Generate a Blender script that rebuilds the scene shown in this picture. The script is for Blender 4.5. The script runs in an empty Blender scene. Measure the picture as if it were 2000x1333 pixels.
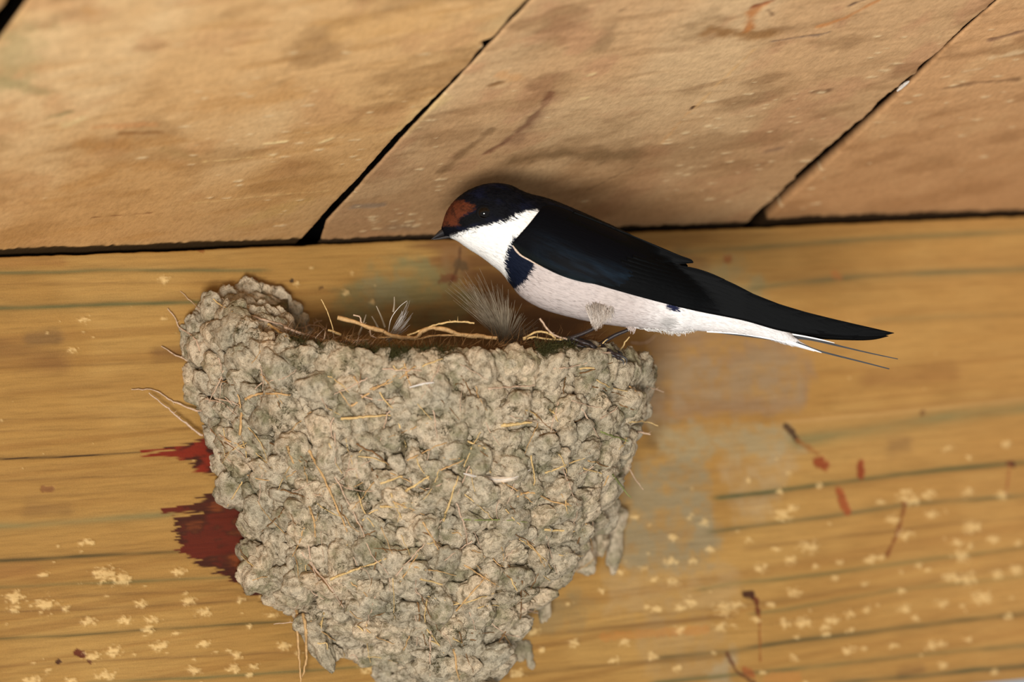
import bpy, math, random
import numpy as np
from math import sin, cos, pi, radians, degrees, atan, tan, atan2
from mathutils import Vector, Matrix
from mathutils.bvhtree import BVHTree
rng = np.random.RandomState(7)
random.seed(7)
scene = bpy.context.scene
col = scene.collection

# ------------------------------------------------------------------ camera
PSI, TH, D, PX = radians(28), radians(4), 1.5, .00017
def cam_axes(roll):
    d = np.array([sin(PSI)*cos(TH), cos(PSI)*cos(TH), sin(TH)])
    r = np.array([cos(PSI), -sin(PSI), 0.]); u = np.cross(r, d)
    return d, r*cos(roll)-u*sin(roll), r*sin(roll)+u*cos(roll)
ROLL = radians(5.10)
CD, CR, CU = cam_axes(ROLL)
FPX = D/PX
CAM = -(CD + CU*(666.5-457.5)/FPX)*D
def proj(P):
    q = np.asarray(P)-CAM; z = q@CD
    return 1000+FPX*(q@CR)/z, 666.5-FPX*(q@CU)/z
def ray(x, y): return CD + CR*(x-1000)/FPX + CU*(666.5-y)/FPX
def on_plane(x, y, n, p0):
    v = ray(x, y); return CAM + v*(((p0-CAM)@n)/(v@n))
def on_wall(x, y, out=0.):                      # point on the timber face (or out metres in front of it)
    return on_plane(x, y, np.array([0, 1., 0]), np.array([0, -out, 0]))
AL = radians(17.1)                              # slope of the roof boards
M_UP = np.array([0, -cos(AL), sin(AL)]); N_DN = np.array([0, -sin(AL), -cos(AL)])
def on_ceil(x, y):
    p = on_plane(x, y, N_DN, np.zeros(3)); return p[0], p@M_UP

cam_data = bpy.data.cameras.new('camera'); cam = bpy.data.objects.new('camera', cam_data); col.objects.link(cam)
cam_data.sensor_width = 36; cam_data.lens = 36*FPX/2000; cam_data.clip_start = .05; cam_data.clip_end = 50
Rm = Matrix((CR, CU, -CD)).transposed()
cam.matrix_world = Matrix.Translation(CAM) @ Rm.to_4x4()
scene.camera = cam
# ------------------------------------------------------------------ light
scene.view_settings.view_transform = 'Standard'; scene.view_settings.look = 'None'
scene.view_settings.gamma = 1; scene.view_settings.use_curve_mapping = False
scene.view_settings.exposure = 0.0
wd = bpy.data.worlds.new('daylight'); scene.world = wd; wd.use_nodes = True
bg = wd.node_tree.nodes['Background']; bg.inputs[0].default_value = (1.0, .985, .96, 1); bg.inputs[1].default_value = .37
def area(name, loc, target, size, power, color):
    l = bpy.data.lights.new(name, 'AREA'); l.shape = 'RECTANGLE'; l.size = size[0]; l.size_y = size[1]; l.energy = power; l.color = color
    o = bpy.data.objects.new(name, l); col.objects.link(o); o.location = loc
    o.rotation_euler = (Vector(target)-Vector(loc)).to_track_quat('-Z', 'Y').to_euler(); return o
area('open_side_daylight', (-1.25, -2.0, -.60), (0, 0, 0), (.56, .45), 62, (1, .985, .95))

# ------------------------------------------------------------------ helpers
def srgb(r, g, b):
    c = np.array([r, g, b])/255.
    return np.where(c <= .04045, c/12.92, ((c+.055)/1.055)**2.4)
def _h(i, j, k, seed):
    n = (i.astype(np.int64)*374761393 + j.astype(np.int64)*668265263 + k.astype(np.int64)*2147483647 + seed*1274126177) & 0xffffffff
    n = ((n ^ (n >> 13))*1274126177) & 0xffffffff
    n = ((n ^ (n >> 15))*2246822519) & 0xffffffff
    return ((n ^ (n >> 16)) & 0xffffff)/float(0xffffff)*2-1
def noise3(x, y, z, seed=0):
    x, y, z = np.broadcast_arrays(np.asarray(x, float), y, z)
    xi, yi, zi = np.floor(x), np.floor(y), np.floor(z)
    fx, fy, fz = x-xi, y-yi, z-zi
    fx, fy, fz = [f*f*(3-2*f) for f in (fx, fy, fz)]
    xi, yi, zi = xi.astype(np.int64), yi.astype(np.int64), zi.astype(np.int64)
    r = 0
    for a in (0, 1):
        for b in (0, 1):
            for c in (0, 1):
                r = r + _h(xi+a, yi+b, zi+c, seed)*(fx if a else 1-fx)*(fy if b else 1-fy)*(fz if c else 1-fz)
    return r
def noise2(x, y, seed=0):
    x, y = np.broadcast_arrays(np.asarray(x, float), y)
    xi, yi = np.floor(x), np.floor(y); fx, fy = x-xi, y-yi
    fx, fy = fx*fx*(3-2*fx), fy*fy*(3-2*fy)
    xi, yi = xi.astype(np.int64), yi.astype(np.int64); o = np.zeros_like(xi); r = 0
    for a in (0, 1):
        for b in (0, 1):
            r = r + _h(xi+a, yi+b, o, seed)*(fx if a else 1-fx)*(fy if b else 1-fy)
    return r
def fbm2(x, y, seed=0, n=4):
    r, a, s = 0, 1., 0
    for i in range(n): r = r+a*noise2(x*2**i, y*2**i, seed+i); s += a; a *= .5
    return r/s
def fbm3(x, y, z, seed=0, n=3):
    r, a, s = 0, 1., 0
    for i in range(n): r = r+a*noise3(x*2**i, y*2**i, z*2**i, seed+i); s += a; a *= .5
    return r/s
def sstep(a, b, x):
    t = np.clip((x-a)/(b-a), 0, 1); return t*t*(3-2*t)
def mix(c0, c1, m): return c0*(1-m[..., None]) + c1*m[..., None]
def poly_sd(px, py, pts):
    """signed distance, positive inside the polygon"""
    d = np.full(np.shape(px), 1e9); ins = np.zeros(np.shape(px), bool)
    n = len(pts)
    for i in range(n):
        x0, y0 = pts[i]; x1, y1 = pts[(i+1) % n]
        ex, ey = x1-x0, y1-y0; t = np.clip(((px-x0)*ex+(py-y0)*ey)/(ex*ex+ey*ey+1e-18), 0, 1)
        d = np.minimum(d, np.hypot(px-x0-t*ex, py-y0-t*ey))
        cond = (y0 > py) != (y1 > py)
        xi = x0+(py-y0)*(x1-x0)/((y1-y0) if y1 != y0 else 1e-18)
        ins ^= cond & (px < xi)
    return np.where(ins, d, -d)
def line_d(px, py, pts):
    d = np.full(np.shape(px), 1e9)
    for (x0, y0), (x1, y1) in zip(pts[:-1], pts[1:]):
        ex, ey = x1-x0, y1-y0; t = np.clip(((px-x0)*ex+(py-y0)*ey)/(ex*ex+ey*ey+1e-18), 0, 1)
        d = np.minimum(d, np.hypot(px-x0-t*ex, py-y0-t*ey))
    return d
def spline(P, n):
    """Catmull-Rom through rows of P, n samples"""
    P = np.asarray(P, float); m = len(P); t = np.linspace(0, m-1, n); i = np.minimum(t.astype(int), m-2); f = (t-i)[:, None]
    g = lambda k: P[np.clip(k, 0, m-1)]
    a, b, c, d = g(i-1), g(i), g(i+1), g(i+2)
    return .5*((2*b)+(-a+c)*f+(2*a-5*b+4*c-d)*f*f+(-a+3*b-3*c+d)*f**3)
def mesh_np(name, V, F, colr=None, smooth=True, mat=None, parent=None, extra=None):
    V = np.asarray(V, float).reshape(-1, 3); me = bpy.data.meshes.new(name)
    if isinstance(F, np.ndarray):
        nf, k = F.shape
        me.vertices.add(len(V)); me.vertices.foreach_set('co', V.ravel())
        me.loops.add(nf*k); me.loops.foreach_set('vertex_index', F.ravel().astype(np.int32))
        me.polygons.add(nf); me.polygons.foreach_set('loop_start', np.arange(0, nf*k, k, dtype=np.int32))
        me.update(calc_edges=True)
    else:
        me.from_pydata([tuple(v) for v in V], [], F)
    me.validate()
    if smooth: me.polygons.foreach_set('use_smooth', [True]*len(me.polygons))
    if colr is not None:
        at = me.color_attributes.new('col', 'FLOAT_COLOR', 'POINT')
        cc = np.ones((len(V), 4)); cc[:, :3] = np.asarray(colr).reshape(-1, 3); at.data.foreach_set('color', cc.ravel())
    if extra is not None:
        at = me.attributes.new('wear', 'FLOAT', 'POINT'); at.data.foreach_set('value', np.asarray(extra, float).ravel())
    if mat: me.materials.append(mat)
    o = bpy.data.objects.new(name, me); col.objects.link(o)
    if parent: o.parent = parent
    return o
def grid_faces(nu, nv, wrap_u=False, wrap_v=False, off=0):
    """vertex (i,j) = i*nv+j"""
    iu = np.arange(nu if wrap_u else nu-1); jv = np.arange(nv if wrap_v else nv-1)
    I, J = np.meshgrid(iu, jv, indexing='ij'); I2, J2 = (I+1) % nu, (J+1) % nv
    return np.stack([I*nv+J, I2*nv+J, I2*nv+J2, I*nv+J2], -1).reshape(-1, 4)+off
def tag(o, label=None, cat=None, group=None, kind=None):
    if label: o['label'] = label
    if cat: o['category'] = cat
    if group: o['group'] = group
    if kind: o['kind'] = kind
    return o
def empty(name, loc=(0, 0, 0)):
    o = bpy.data.objects.new(name, None); o.empty_display_size = .01; o.location = loc; col.objects.link(o); return o
def fix_parent(o, p):                          # parent while keeping world-space coordinates in the mesh
    o.parent = p; o.matrix_parent_inverse = Matrix.Translation(-Vector(p.location)); return o
def tube_data(P, R, k=6, cap=True):
    P = np.asarray(P, float); n = len(P); R = np.broadcast_to(np.asarray(R, float), (n,))
    T = np.gradient(P, axis=0); T /= np.linalg.norm(T, axis=1)[:, None]+1e-12
    up = np.array([.13, .31, .94]); A = np.cross(T, up); A /= np.linalg.norm(A, axis=1)[:, None]+1e-12
    for i in range(1, n):
        a = A[i-1]-T[i]*(A[i-1]@T[i]); A[i] = a/(np.linalg.norm(a)+1e-12)
    B = np.cross(T, A); th = np.arange(k)*2*pi/k
    V = P[:, None]+(A[:, None]*np.cos(th)[None, :, None]+B[:, None]*np.sin(th)[None, :, None])*R[:, None, None]
    return V.reshape(-1, 3), grid_faces(n, k, wrap_v=True)

# ------------------------------------------------------------------ materials
class NT:
    def __init__(s, name):
        s.m = bpy.data.materials.new(name); s.m.use_nodes = True; s.t = s.m.node_tree; s.b = s.t.nodes['Principled BSDF']
    def n(s, typ, **kw):
        x = s.t.nodes.new(typ)
        for k, v in kw.items():
            if k.startswith('_'): setattr(x, k[1:], v)
            else: x.inputs[k.replace('9', ' ')].default_value = v
        return x
    def l(s, a, b): s.t.links.new(a, b)
    def noise(s, vec, scale, detail=3, rough=.55):
        x = s.n('ShaderNodeTexNoise', Scale=scale, Detail=detail, Roughness=rough); s.l(vec, x.inputs['Vector']); return x.outputs['Fac']
    def ramp(s, fac, stops):
        x = s.n('ShaderNodeValToRGB'); e = x.color_ramp.elements
        while len(e) < len(stops): e.new(.5)
        for el, (p, c) in zip(e, stops): el.position = p; el.color = (*c, 1) if len(c) == 3 else c
        s.l(fac, x.inputs[0]); return x.outputs[0]
    def mixc(s, fac, a, b, mode='MIX'):
        x = s.n('ShaderNodeMix', _data_type='RGBA', _blend_type=mode)
        for sock, v in ((x.inputs[0], fac), (x.inputs[6], a), (x.inputs[7], b)):
            if hasattr(v, 'is_linked') or hasattr(v, 'links'): s.l(v, sock)
            else: sock.default_value = v if not isinstance(v, tuple) or len(v) == 4 else (*v, 1)
        return x.outputs[2]
    def bump(s, h, dist, strength=1., prev=None):
        x = s.n('ShaderNodeBump', Strength=strength, Distance=dist); s.l(h, x.inputs['Height'])
        if prev: s.l(prev, x.inputs['Normal'])
        return x.outputs[0]
    def done(s, colr=None, normal=None, rough=.7, spec=.3):
        if colr is not None:
            if isinstance(colr, tuple): s.b.inputs['Base Color'].default_value = (*colr[:3], 1)
            else: s.l(colr, s.b.inputs['Base Color'])
        if normal: s.l(normal, s.b.inputs['Normal'])
        if isinstance(rough, (int, float)): s.b.inputs['Roughness'].default_value = rough
        else: s.l(rough, s.b.inputs['Roughness'])
        s.b.inputs['Specular IOR Level'].default_value = spec
        return s.m
def wood_mat(name, stretch, fine=1.0, rough=.62, spec=.25, bumpd=.00012):
    t = NT(name); a = t.n('ShaderNodeAttribute', _attribute_name='col'); tc = t.n('ShaderNodeTexCoord')
    mp = t.n('ShaderNodeMapping'); mp.inputs['Scale'].default_value = stretch; t.l(tc.outputs['Object'], mp.inputs[0])
    f1 = t.noise(mp.outputs[0], 900, 4, .65); f2 = t.noise(tc.outputs['Object'], 2600, 2, .6)
    k = t.ramp(f1, [(.25, (.80, .79, .77)), (.5, (1, 1, 1)), (.78, (1.13, 1.14, 1.15))])
    c = t.mixc(fine, a.outputs['Color'], k, 'MULTIPLY')
    k2 = t.ramp(f2, [(.3, (.93,)*3), (.7, (1.07,)*3)]); c = t.mixc(fine, c, k2, 'MULTIPLY')
    nb = t.bump(f1, bumpd, .8); nb = t.bump(f2, bumpd*.5, .7, nb)
    return t.done(c, nb, rough, spec)
WOOD_WALL = wood_mat('planed_pine', (.07, .5, 1.))
WOOD_CEIL = wood_mat('sawn_pine', (1., .35, .35), 1., .85, .12, .00014)
def mud_mat(name, light, dark):
    t = NT(name); g = t.n('ShaderNodeNewGeometry'); oi = t.n('ShaderNodeObjectInfo'); p = g.outputs['Position']
    big = t.noise(p, 55, 3, .6); mid = t.noise(p, 420, 4, .65); fine = t.noise(p, 2600, 3, .7); grn = t.noise(p, 120, 4, .62)
    c = t.ramp(mid, [(.28, dark), (.5, tuple(np.array(light)*.78)), (.72, light)])
    tint = t.ramp(oi.outputs['Random'], [(0, (.84, .83, .80)), (.5, (1, 1, 1)), (1, (1.12, 1.06, 1.0))])
    c = t.mixc(1., c, tint, 'MULTIPLY')
    b = t.ramp(big, [(.38, (.80, .80, .78)), (.6, (1.05, 1.0, .95))]); c = t.mixc(1., c, b, 'MULTIPLY')
    gm = t.ramp(grn, [(.51, (0, 0, 0)), (.66, (.62,)*3)])
    c = t.mixc(gm, c, tuple(srgb(118, 114, 78)))
    sp = t.ramp(fine, [(.30, (.50, .47, .42)), (.42, (1, 1, 1)), (.66, (1, 1, 1)), (.74, (1.35, 1.35, 1.35))]); c = t.mixc(1., c, sp, 'MULTIPLY')
    nb = t.bump(mid, .0016, 1.); nb = t.bump(fine, .00055, 1., nb)
    return t.done(c, nb, .95, .1)
MUD = mud_mat('dried_mud', tuple(srgb(232, 216, 188)), tuple(srgb(118, 104, 78)))
MUD_CORE = mud_mat('shaded_core_mud', tuple(srgb(150, 134, 106)), tuple(srgb(66, 60, 44)))  # darkened mud: shade of the crevices between pellets is in the colour
def plain(name, c, rough=.7, spec=.3, nscale=0, nb=.0001, var=.25):
    t = NT(name)
    g = t.n('ShaderNodeTexCoord'); f = t.noise(g.outputs['Object'], nscale or 500, 3)
    c = np.array(c)
    cc = t.ramp(f, [(.3, tuple(c*(1-var))), (.7, tuple(c*(1+var)))])
    return t.done(cc, t.bump(f, nb, .6) if nscale else None, rough, spec)
STRAW = plain('dry_straw', srgb(200, 168, 112), .6, .3, 1500)
ROOT = plain('dry_root', srgb(186, 158, 132), .7, .2, 1500)
ROOT_TAN = plain('bark_root', srgb(186, 148, 98), .6, .3, 900)
GREEN = plain('green_grass', srgb(120, 125, 70), .6, .3, 900)
MOSS = plain('moss', srgb(66, 62, 34), .9, .1, 900)
LINING = plain('brown_lining', srgb(120, 88, 55), .9, .1, 900)
DOWN = plain('grey_down', srgb(160, 146, 124), .9, .1)
DOWNW = plain('white_down', srgb(215, 208, 198), .9, .1)

# ------------------------------------------------------------------ timber wall
def W(pts): return [tuple(on_wall(x, y)[[0, 2]]) for x, y in pts]
ZB = on_wall(2000, 1327)[2]
def wall_colour(x, z):
    # grain follows the digitised growth rings: z = h + slope(h)*x
    zz = z
    sl = np.interp(-zz, [0, .02, .05, .10, .15], [-.005, .0, .03, .075, .085])
    h = zz - sl*(x+.10)
    n1 = fbm2(x*6, h*420, 1, 4); n2 = fbm2(x*14, h*120, 5, 3); n3 = fbm2(x*28, h*34, 9, 3); n4 = fbm2(x*30+3, h*1100, 19, 2)
    c = np.broadcast_to(srgb(168, 128, 66), x.shape+(3,)).copy()
    c = mix(c, srgb(182, 144, 80), sstep(-.1, .5, n3)*.6)
    c = mix(c, srgb(146, 104, 50), sstep(.0, .5, n1)*.5)
    c = mix(c, srgb(156, 116, 58), sstep(.0, .5, n2)*.5)
    c = c*(1+.07*n4)[..., None]
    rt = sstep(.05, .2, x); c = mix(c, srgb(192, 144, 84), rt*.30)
    # soft brown smudges
    def blot(c, pts, w, colr, amt, seed=3, fr=120):
        d = line_d(x, z, W(pts)) + w*.75*fbm2(x*fr*.45, z*fr*3, seed, 4)
        return mix(c, srgb(*[q*.96 for q in colr]), (1-sstep(0, w*1.25, d))*amt)
    mm = .00017
    for pts, w, cc, a in [([(0, 690), (110, 700)], 34, (128, 88, 46), .6), ([(60, 662), (110, 660)], 16, (120, 92, 56), .6),
            ([(310, 688), (380, 690)], 22, (120, 84, 46), .65), ([(60, 992), (130, 992)], 22, (140, 104, 56), .6),
            ([(0, 510), (120, 512)], 14, (160, 112, 58), .5), ([(0, 1120), (60, 1118)], 30, (160, 112, 60), .5),
            ([(880, 500), (960, 560), (1060, 620), (1140, 650)], 80, (118, 76, 40), .8), ([(860, 640), (1100, 640)], 60, (96, 70, 40), .6),
            ([(640, 640), (700, 640)], 34, (110, 84, 48), .6),
            ([(1330, 500), (1370, 520)], 26, (130, 96, 58), .55), ([(1700, 740), (1860, 735)], 26, (150, 104, 56), .5),
            ([(1745, 872), (1770, 868)], 26, (134, 100, 60), .6), ([(1560, 660), (1720, 640)], 60, (196, 150, 84), .3),
            ([(1800, 1310), (1760, 1318)], 20, (120, 84, 50), .6), ([(1290, 780), (1500, 800)], 26, (136, 98, 58), .5),
            ([(1340, 600), (1300, 640)], 50, (140, 110, 72), .5), ([(1275, 720), (1278, 860)], 36, (104, 84, 54), .6)]:
        c = blot(c, pts, w*mm, cc, a)
    # grey mud splash and dust
    spl = [([(660, 560), (720, 520), (820, 500), (900, 540), (960, 600), (900, 650), (700, 650), (650, 610)], (138, 130, 92), .75),
           ([(700, 540), (780, 530), (800, 590), (720, 600)], (158, 148, 120), .5), ([(860, 490), (900, 480), (930, 540), (880, 560)], (150, 110, 76), .6),
           ([(1360, 520), (1440, 500), (1500, 550), (1490, 600), (1400, 590)], (160, 144, 108), .7),
           ([(1250, 640), (1560, 650), (1600, 740), (1560, 800), (1260, 830)], (158, 126, 100), .75),
           ([(1270, 690), (1560, 690), (1560, 780), (1270, 790)], (168, 148, 126), .35),
           ([(1270, 832), (1545, 826), (1572, 875), (1500, 900), (1290, 900)], (170, 152, 124), .8),
           ([(1400, 895), (1575, 878), (1520, 960), (1500, 1020), (1430, 1035)], (186, 160, 130), .5),
           ([(1230, 890), (1375, 895), (1395, 985), (1420, 1060), (1360, 1120), (1230, 1130), (1200, 1000)], (156, 138, 112), .92),
           ([(1180, 1110), (1450, 1100), (1455, 1190), (1180, 1200)], (186, 154, 116), .45),
           ([(1385, 1290), (1430, 1278), (1445, 1345), (1370, 1345)], (176, 158, 134), .7), ([(1240, 1215), (1420, 1210), (1400, 1330), (1250, 1330)], (178, 146, 108), .45),
           ([(1000, 1190), (1110, 1150), (1180, 1180), (1130, 1240), (1000, 1240)], (152, 128, 92), .6),
           ([(740, 1270), (850, 1280), (850, 1340), (750, 1333)], (150, 138, 112), .8)]
    for pts, cc, a in spl:
        sd = poly_sd(x, z, W(pts)) + .0055*fbm2(x*170, z*190, 31, 6)
        tex = .80+.9*fbm2(x*260, z*260, 37, 5)
        c = mix(c, srgb(cc[0]*.94, cc[1]*.955, cc[2]*.88), sstep(-.0020, .0034, sd)*a*np.clip(tex, .3, 1))
    # dark growth rings
    G, Bn, K = (104, 98, 58), (112, 78, 40), (48, 30, 14)
    rings = [([(0, 533), (120, 532), (200, 527), (330, 529), (520, 528)], 3.2, .75, G), ([(0, 602), (120, 599), (200, 595), (400, 591), (560, 588)], 4.0, .85, G),
             ([(0, 896), (60, 895), (130, 892), (210, 888), (292, 882)], 1.3, 1., K), ([(0, 1028), (70, 1026), (200, 1015), (345, 1003)], 6, .55, (118, 116, 76)),
             ([(0, 1095), (80, 1092), (200, 1085), (370, 1077)], 3.4, .85, (88, 72, 38)), ([(0, 1148), (200, 1139), (450, 1127)], 3, .6, G),
             ([(0, 1175), (160, 1165), (480, 1152)], 2.2, .45, Bn), ([(0, 1197), (200, 1190), (500, 1173)], 2, .5, Bn),
             ([(0, 1248), (150, 1241), (300, 1230), (560, 1214)], 2.6, .8, (92, 78, 42)), ([(0, 1303), (300, 1287), (560, 1275)], 2, .5, Bn),
             ([(180, 1333), (400, 1324), (560, 1313), (760, 1300)], 2.8, .7, G), ([(0, 717), (130, 714), (400, 706)], 1.4, .4, Bn), ([(0, 820), (200, 817), (380, 811)], 1.3, .4, Bn),
             ([(0, 555), (300, 553), (600, 548)], 1.6, .3, Bn), ([(0, 842), (380, 836)], 1.2, .3, Bn), ([(0, 940), (420, 925)], 1.5, .35, Bn), ([(0, 975), (400, 950)], 3, .3, Bn),
             ([(1330, 492), (1480, 484), (1600, 474), (1750, 464), (2010, 452)], 5, .6, (112, 104, 66)), ([(1480, 562), (1560, 552), (1666, 541), (1800, 534), (2010, 526)], 5.5, .65, (116, 106, 68)),
             ([(1715, 626), (1780, 622), (2010, 615)], 6, .35, (130, 112, 70)), ([(1560, 862), (1620, 852), (1691, 842), (1780, 826), (1862, 812), (2010, 797)], 13, .6, (124, 118, 76)),
             ([(1410, 972), (1500, 962), (1593, 949), (1740, 930), (1850, 917), (2010, 903)], 4.5, .9, (88, 86, 52)), ([(1400, 1038), (1470, 1028), (1560, 1018), (1642, 1006), (1789, 984), (2010, 968)], 4, .7, (98, 90, 56)),
             ([(1380, 1150), (1436, 1140), (1580, 1126), (1701, 1109), (1838, 1091), (2010, 1071)], 3.6, .6, G), ([(1480, 1198), (1544, 1190), (1740, 1155), (2010, 1126)], 3.2, .5, G),
             ([(1300, 1285), (1430, 1272), (1544, 1254), (1789, 1224), (1911, 1209), (2010, 1198)], 4.5, .85, (96, 82, 48)), ([(1290, 1333), (1524, 1310), (1666, 1295), (1838, 1275), (2010, 1261)], 4, .7, (106, 98, 60)),
             ([(1640, 1334), (1789, 1322), (1900, 1310), (2010, 1301)], 4.5, .85, (84, 80, 52)), ([(1500, 1180), (1640, 1155), (1800, 1140), (2010, 1100)], 2.5, .35, Bn),
             ([(1470, 1070), (1600, 1055), (1800, 1030), (2010, 1010)], 2.6, .45, Bn),
             ([(1290, 1200), (1400, 1190), (1540, 1170)], 3, .4, Bn), ([(1060, 1240), (1120, 1234), (1300, 1216), (1440, 1205)], 4, .5, Bn), ([(1000, 1320), (1139, 1304), (1317, 1291), (1430, 1280)], 4, .6, (120, 88, 44)),
             ([(980, 1262), (1060, 1262), (1240, 1250)], 3, .3, Bn), ([(600, 1240), (760, 1232)], 2.5, .4, Bn), ([(1554, 823), (1700, 812), (2010, 778)], 3, .25, (220, 180, 120))]
    for pts, w, a, cc in rings:
        P = W(pts); xs = [p[0] for p in P]; zs = np.interp(x, xs, [p[1] for p in P])
        jit = .00022*fbm2(x*60, z*0+len(pts)*7.3+w, 71, 3)
        d = np.abs(z-zs-jit)/(w*mm*1.05)
        ends = np.minimum(sstep(-.006, .0, x-xs[0]+ (1 if pts[0][0] <= 0 else 0)), sstep(-.004, .004, xs[-1]-x + (1 if pts[-1][0] >= 2000 else 0)))
        vary = np.clip(.8+.5*fbm2(x*55, z*250, int(w*10), 3), .25, 1.1)
        soft = np.exp(-d**2*1.1)*.85 + np.exp(-(d/3.2)**2)*.18
        c = mix(c, srgb(*cc), np.clip(soft*a*1.2*vary*ends, 0, 1))
    # red-brown resin marks, edges feathered along the grain
    saw = .0034*noise2(x*30, h*2600, 51)+.0016*fbm2(x*90, h*900, 53, 3)
    for pts, in [([(278, 884), (330, 872), (372, 862), (400, 850), (470, 840), (480, 940), (400, 928), (366, 921), (380, 905), (340, 896)],),
                 ([(325, 998), (385, 975), (420, 957), (448, 945), (520, 930), (560, 1180), (492, 1165), (462, 1140), (440, 1122), (400, 1108), (362, 1088), (345, 1060), (343, 1025), (338, 1008), (395, 1003)],)]:
        sd = poly_sd(x, z, W(pts))+saw*.6
        m = sstep(-.0003, .0006, sd)
        inner = fbm2(x*130, z*260, 57, 4)
        rc = mix(np.broadcast_to(srgb(122, 30, 12), x.shape+(3,)), srgb(58, 14, 8), sstep(.0, .3, inner+sstep(.0, .006, .004-sd)*.2))
        if pts[0][1] > 900: rc = mix(rc, srgb(60, 18, 8), np.full(x.shape, .6)); rc = mix(rc, srgb(128, 62, 26), sstep(.1, .6, inner)*sstep(.001, .006, sd)*.8)
        c = c*(1-m[..., None]*.97)+rc*m[..., None]*.97
    for pts, w, cc, a in [([(1600, 902), (1612, 908)], 14, (140, 60, 28), .9), ([(1683, 908), (1683, 928)], 11, (134, 54, 24), .9), ([(1640, 960), (1646, 975), (1655, 997)], 11, (150, 70, 34), .85),
            ([(1535, 833), (1547, 843), (1560, 862)], 8, (66, 44, 30), .9), ([(1560, 862), (1600, 888)], 7, (150, 100, 50), .7), ([(1458, 1160), (1470, 1164)], 10, (56, 22, 14), .95), ([(1478, 1170), (1483, 1200)], 6, (96, 42, 18), .9),
            ([(1484, 1200), (1486, 1290)], 3, (140, 84, 36), .8), ([(1768, 985), (1760, 1020), (1750, 1050), (1734, 1085)], 5, (120, 64, 30), .85), ([(1970, 906), (1980, 908)], 7, (80, 34, 28), .9), ([(1972, 910), (1966, 965)], 4, (150, 90, 50), .7),
            ([(1422, 1277), (1440, 1312), (1475, 1335)], 5, (96, 56, 30), .8), ([(1456, 1310), (1470, 1318)], 9, (150, 76, 36), .7), ([(900, 484), (897, 520), (880, 555)], 4, (90, 60, 34), .8), ([(895, 515), (905, 520)], 12, (100, 78, 50), .8), ([(865, 547), (890, 543)], 10, (110, 50, 26), .6),
            ([(150, 1276), (163, 1279)], 8, (90, 24, 12), .9), ([(115, 1293), (117, 1293)], 5, (60, 22, 12), .9), ([(174, 1292), (176, 1293)], 4, (90, 40, 20), .8), ([(86, 956), (100, 955)], 7, (130, 84, 48), .8),
            ([(1800, 808), (1805, 804)], 5, (110, 74, 40), .7), ([(1420, 506), (1424, 504)], 9, (150, 84, 44), .7), ([(1632, 536), (1640, 542)], 9, (176, 112, 60), .6), ([(1180, 1245), (1380, 1230)], 10, (190, 120, 52), .35),
            ([(1500, 1325), (1560, 1322)], 12, (190, 120, 60), .3), ([(570, 548), (571, 549)], 4, (50, 36, 24), .9), ([(626, 563), (630, 562)], 5, (80, 50, 30), .8), ([(390, 487), (396, 488)], 6, (140, 80, 40), .7), ([(494, 546), (500, 546)], 6, (150, 84, 36), .7)]:
        d = line_d(x, z, W(pts))+(.45*w+1.2)*mm*fbm2(x*800, z*800, 61, 3)
        c = mix(c, srgb(*cc), (1-sstep(w*mm*.55, w*mm*1.05, d))*a)
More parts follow.
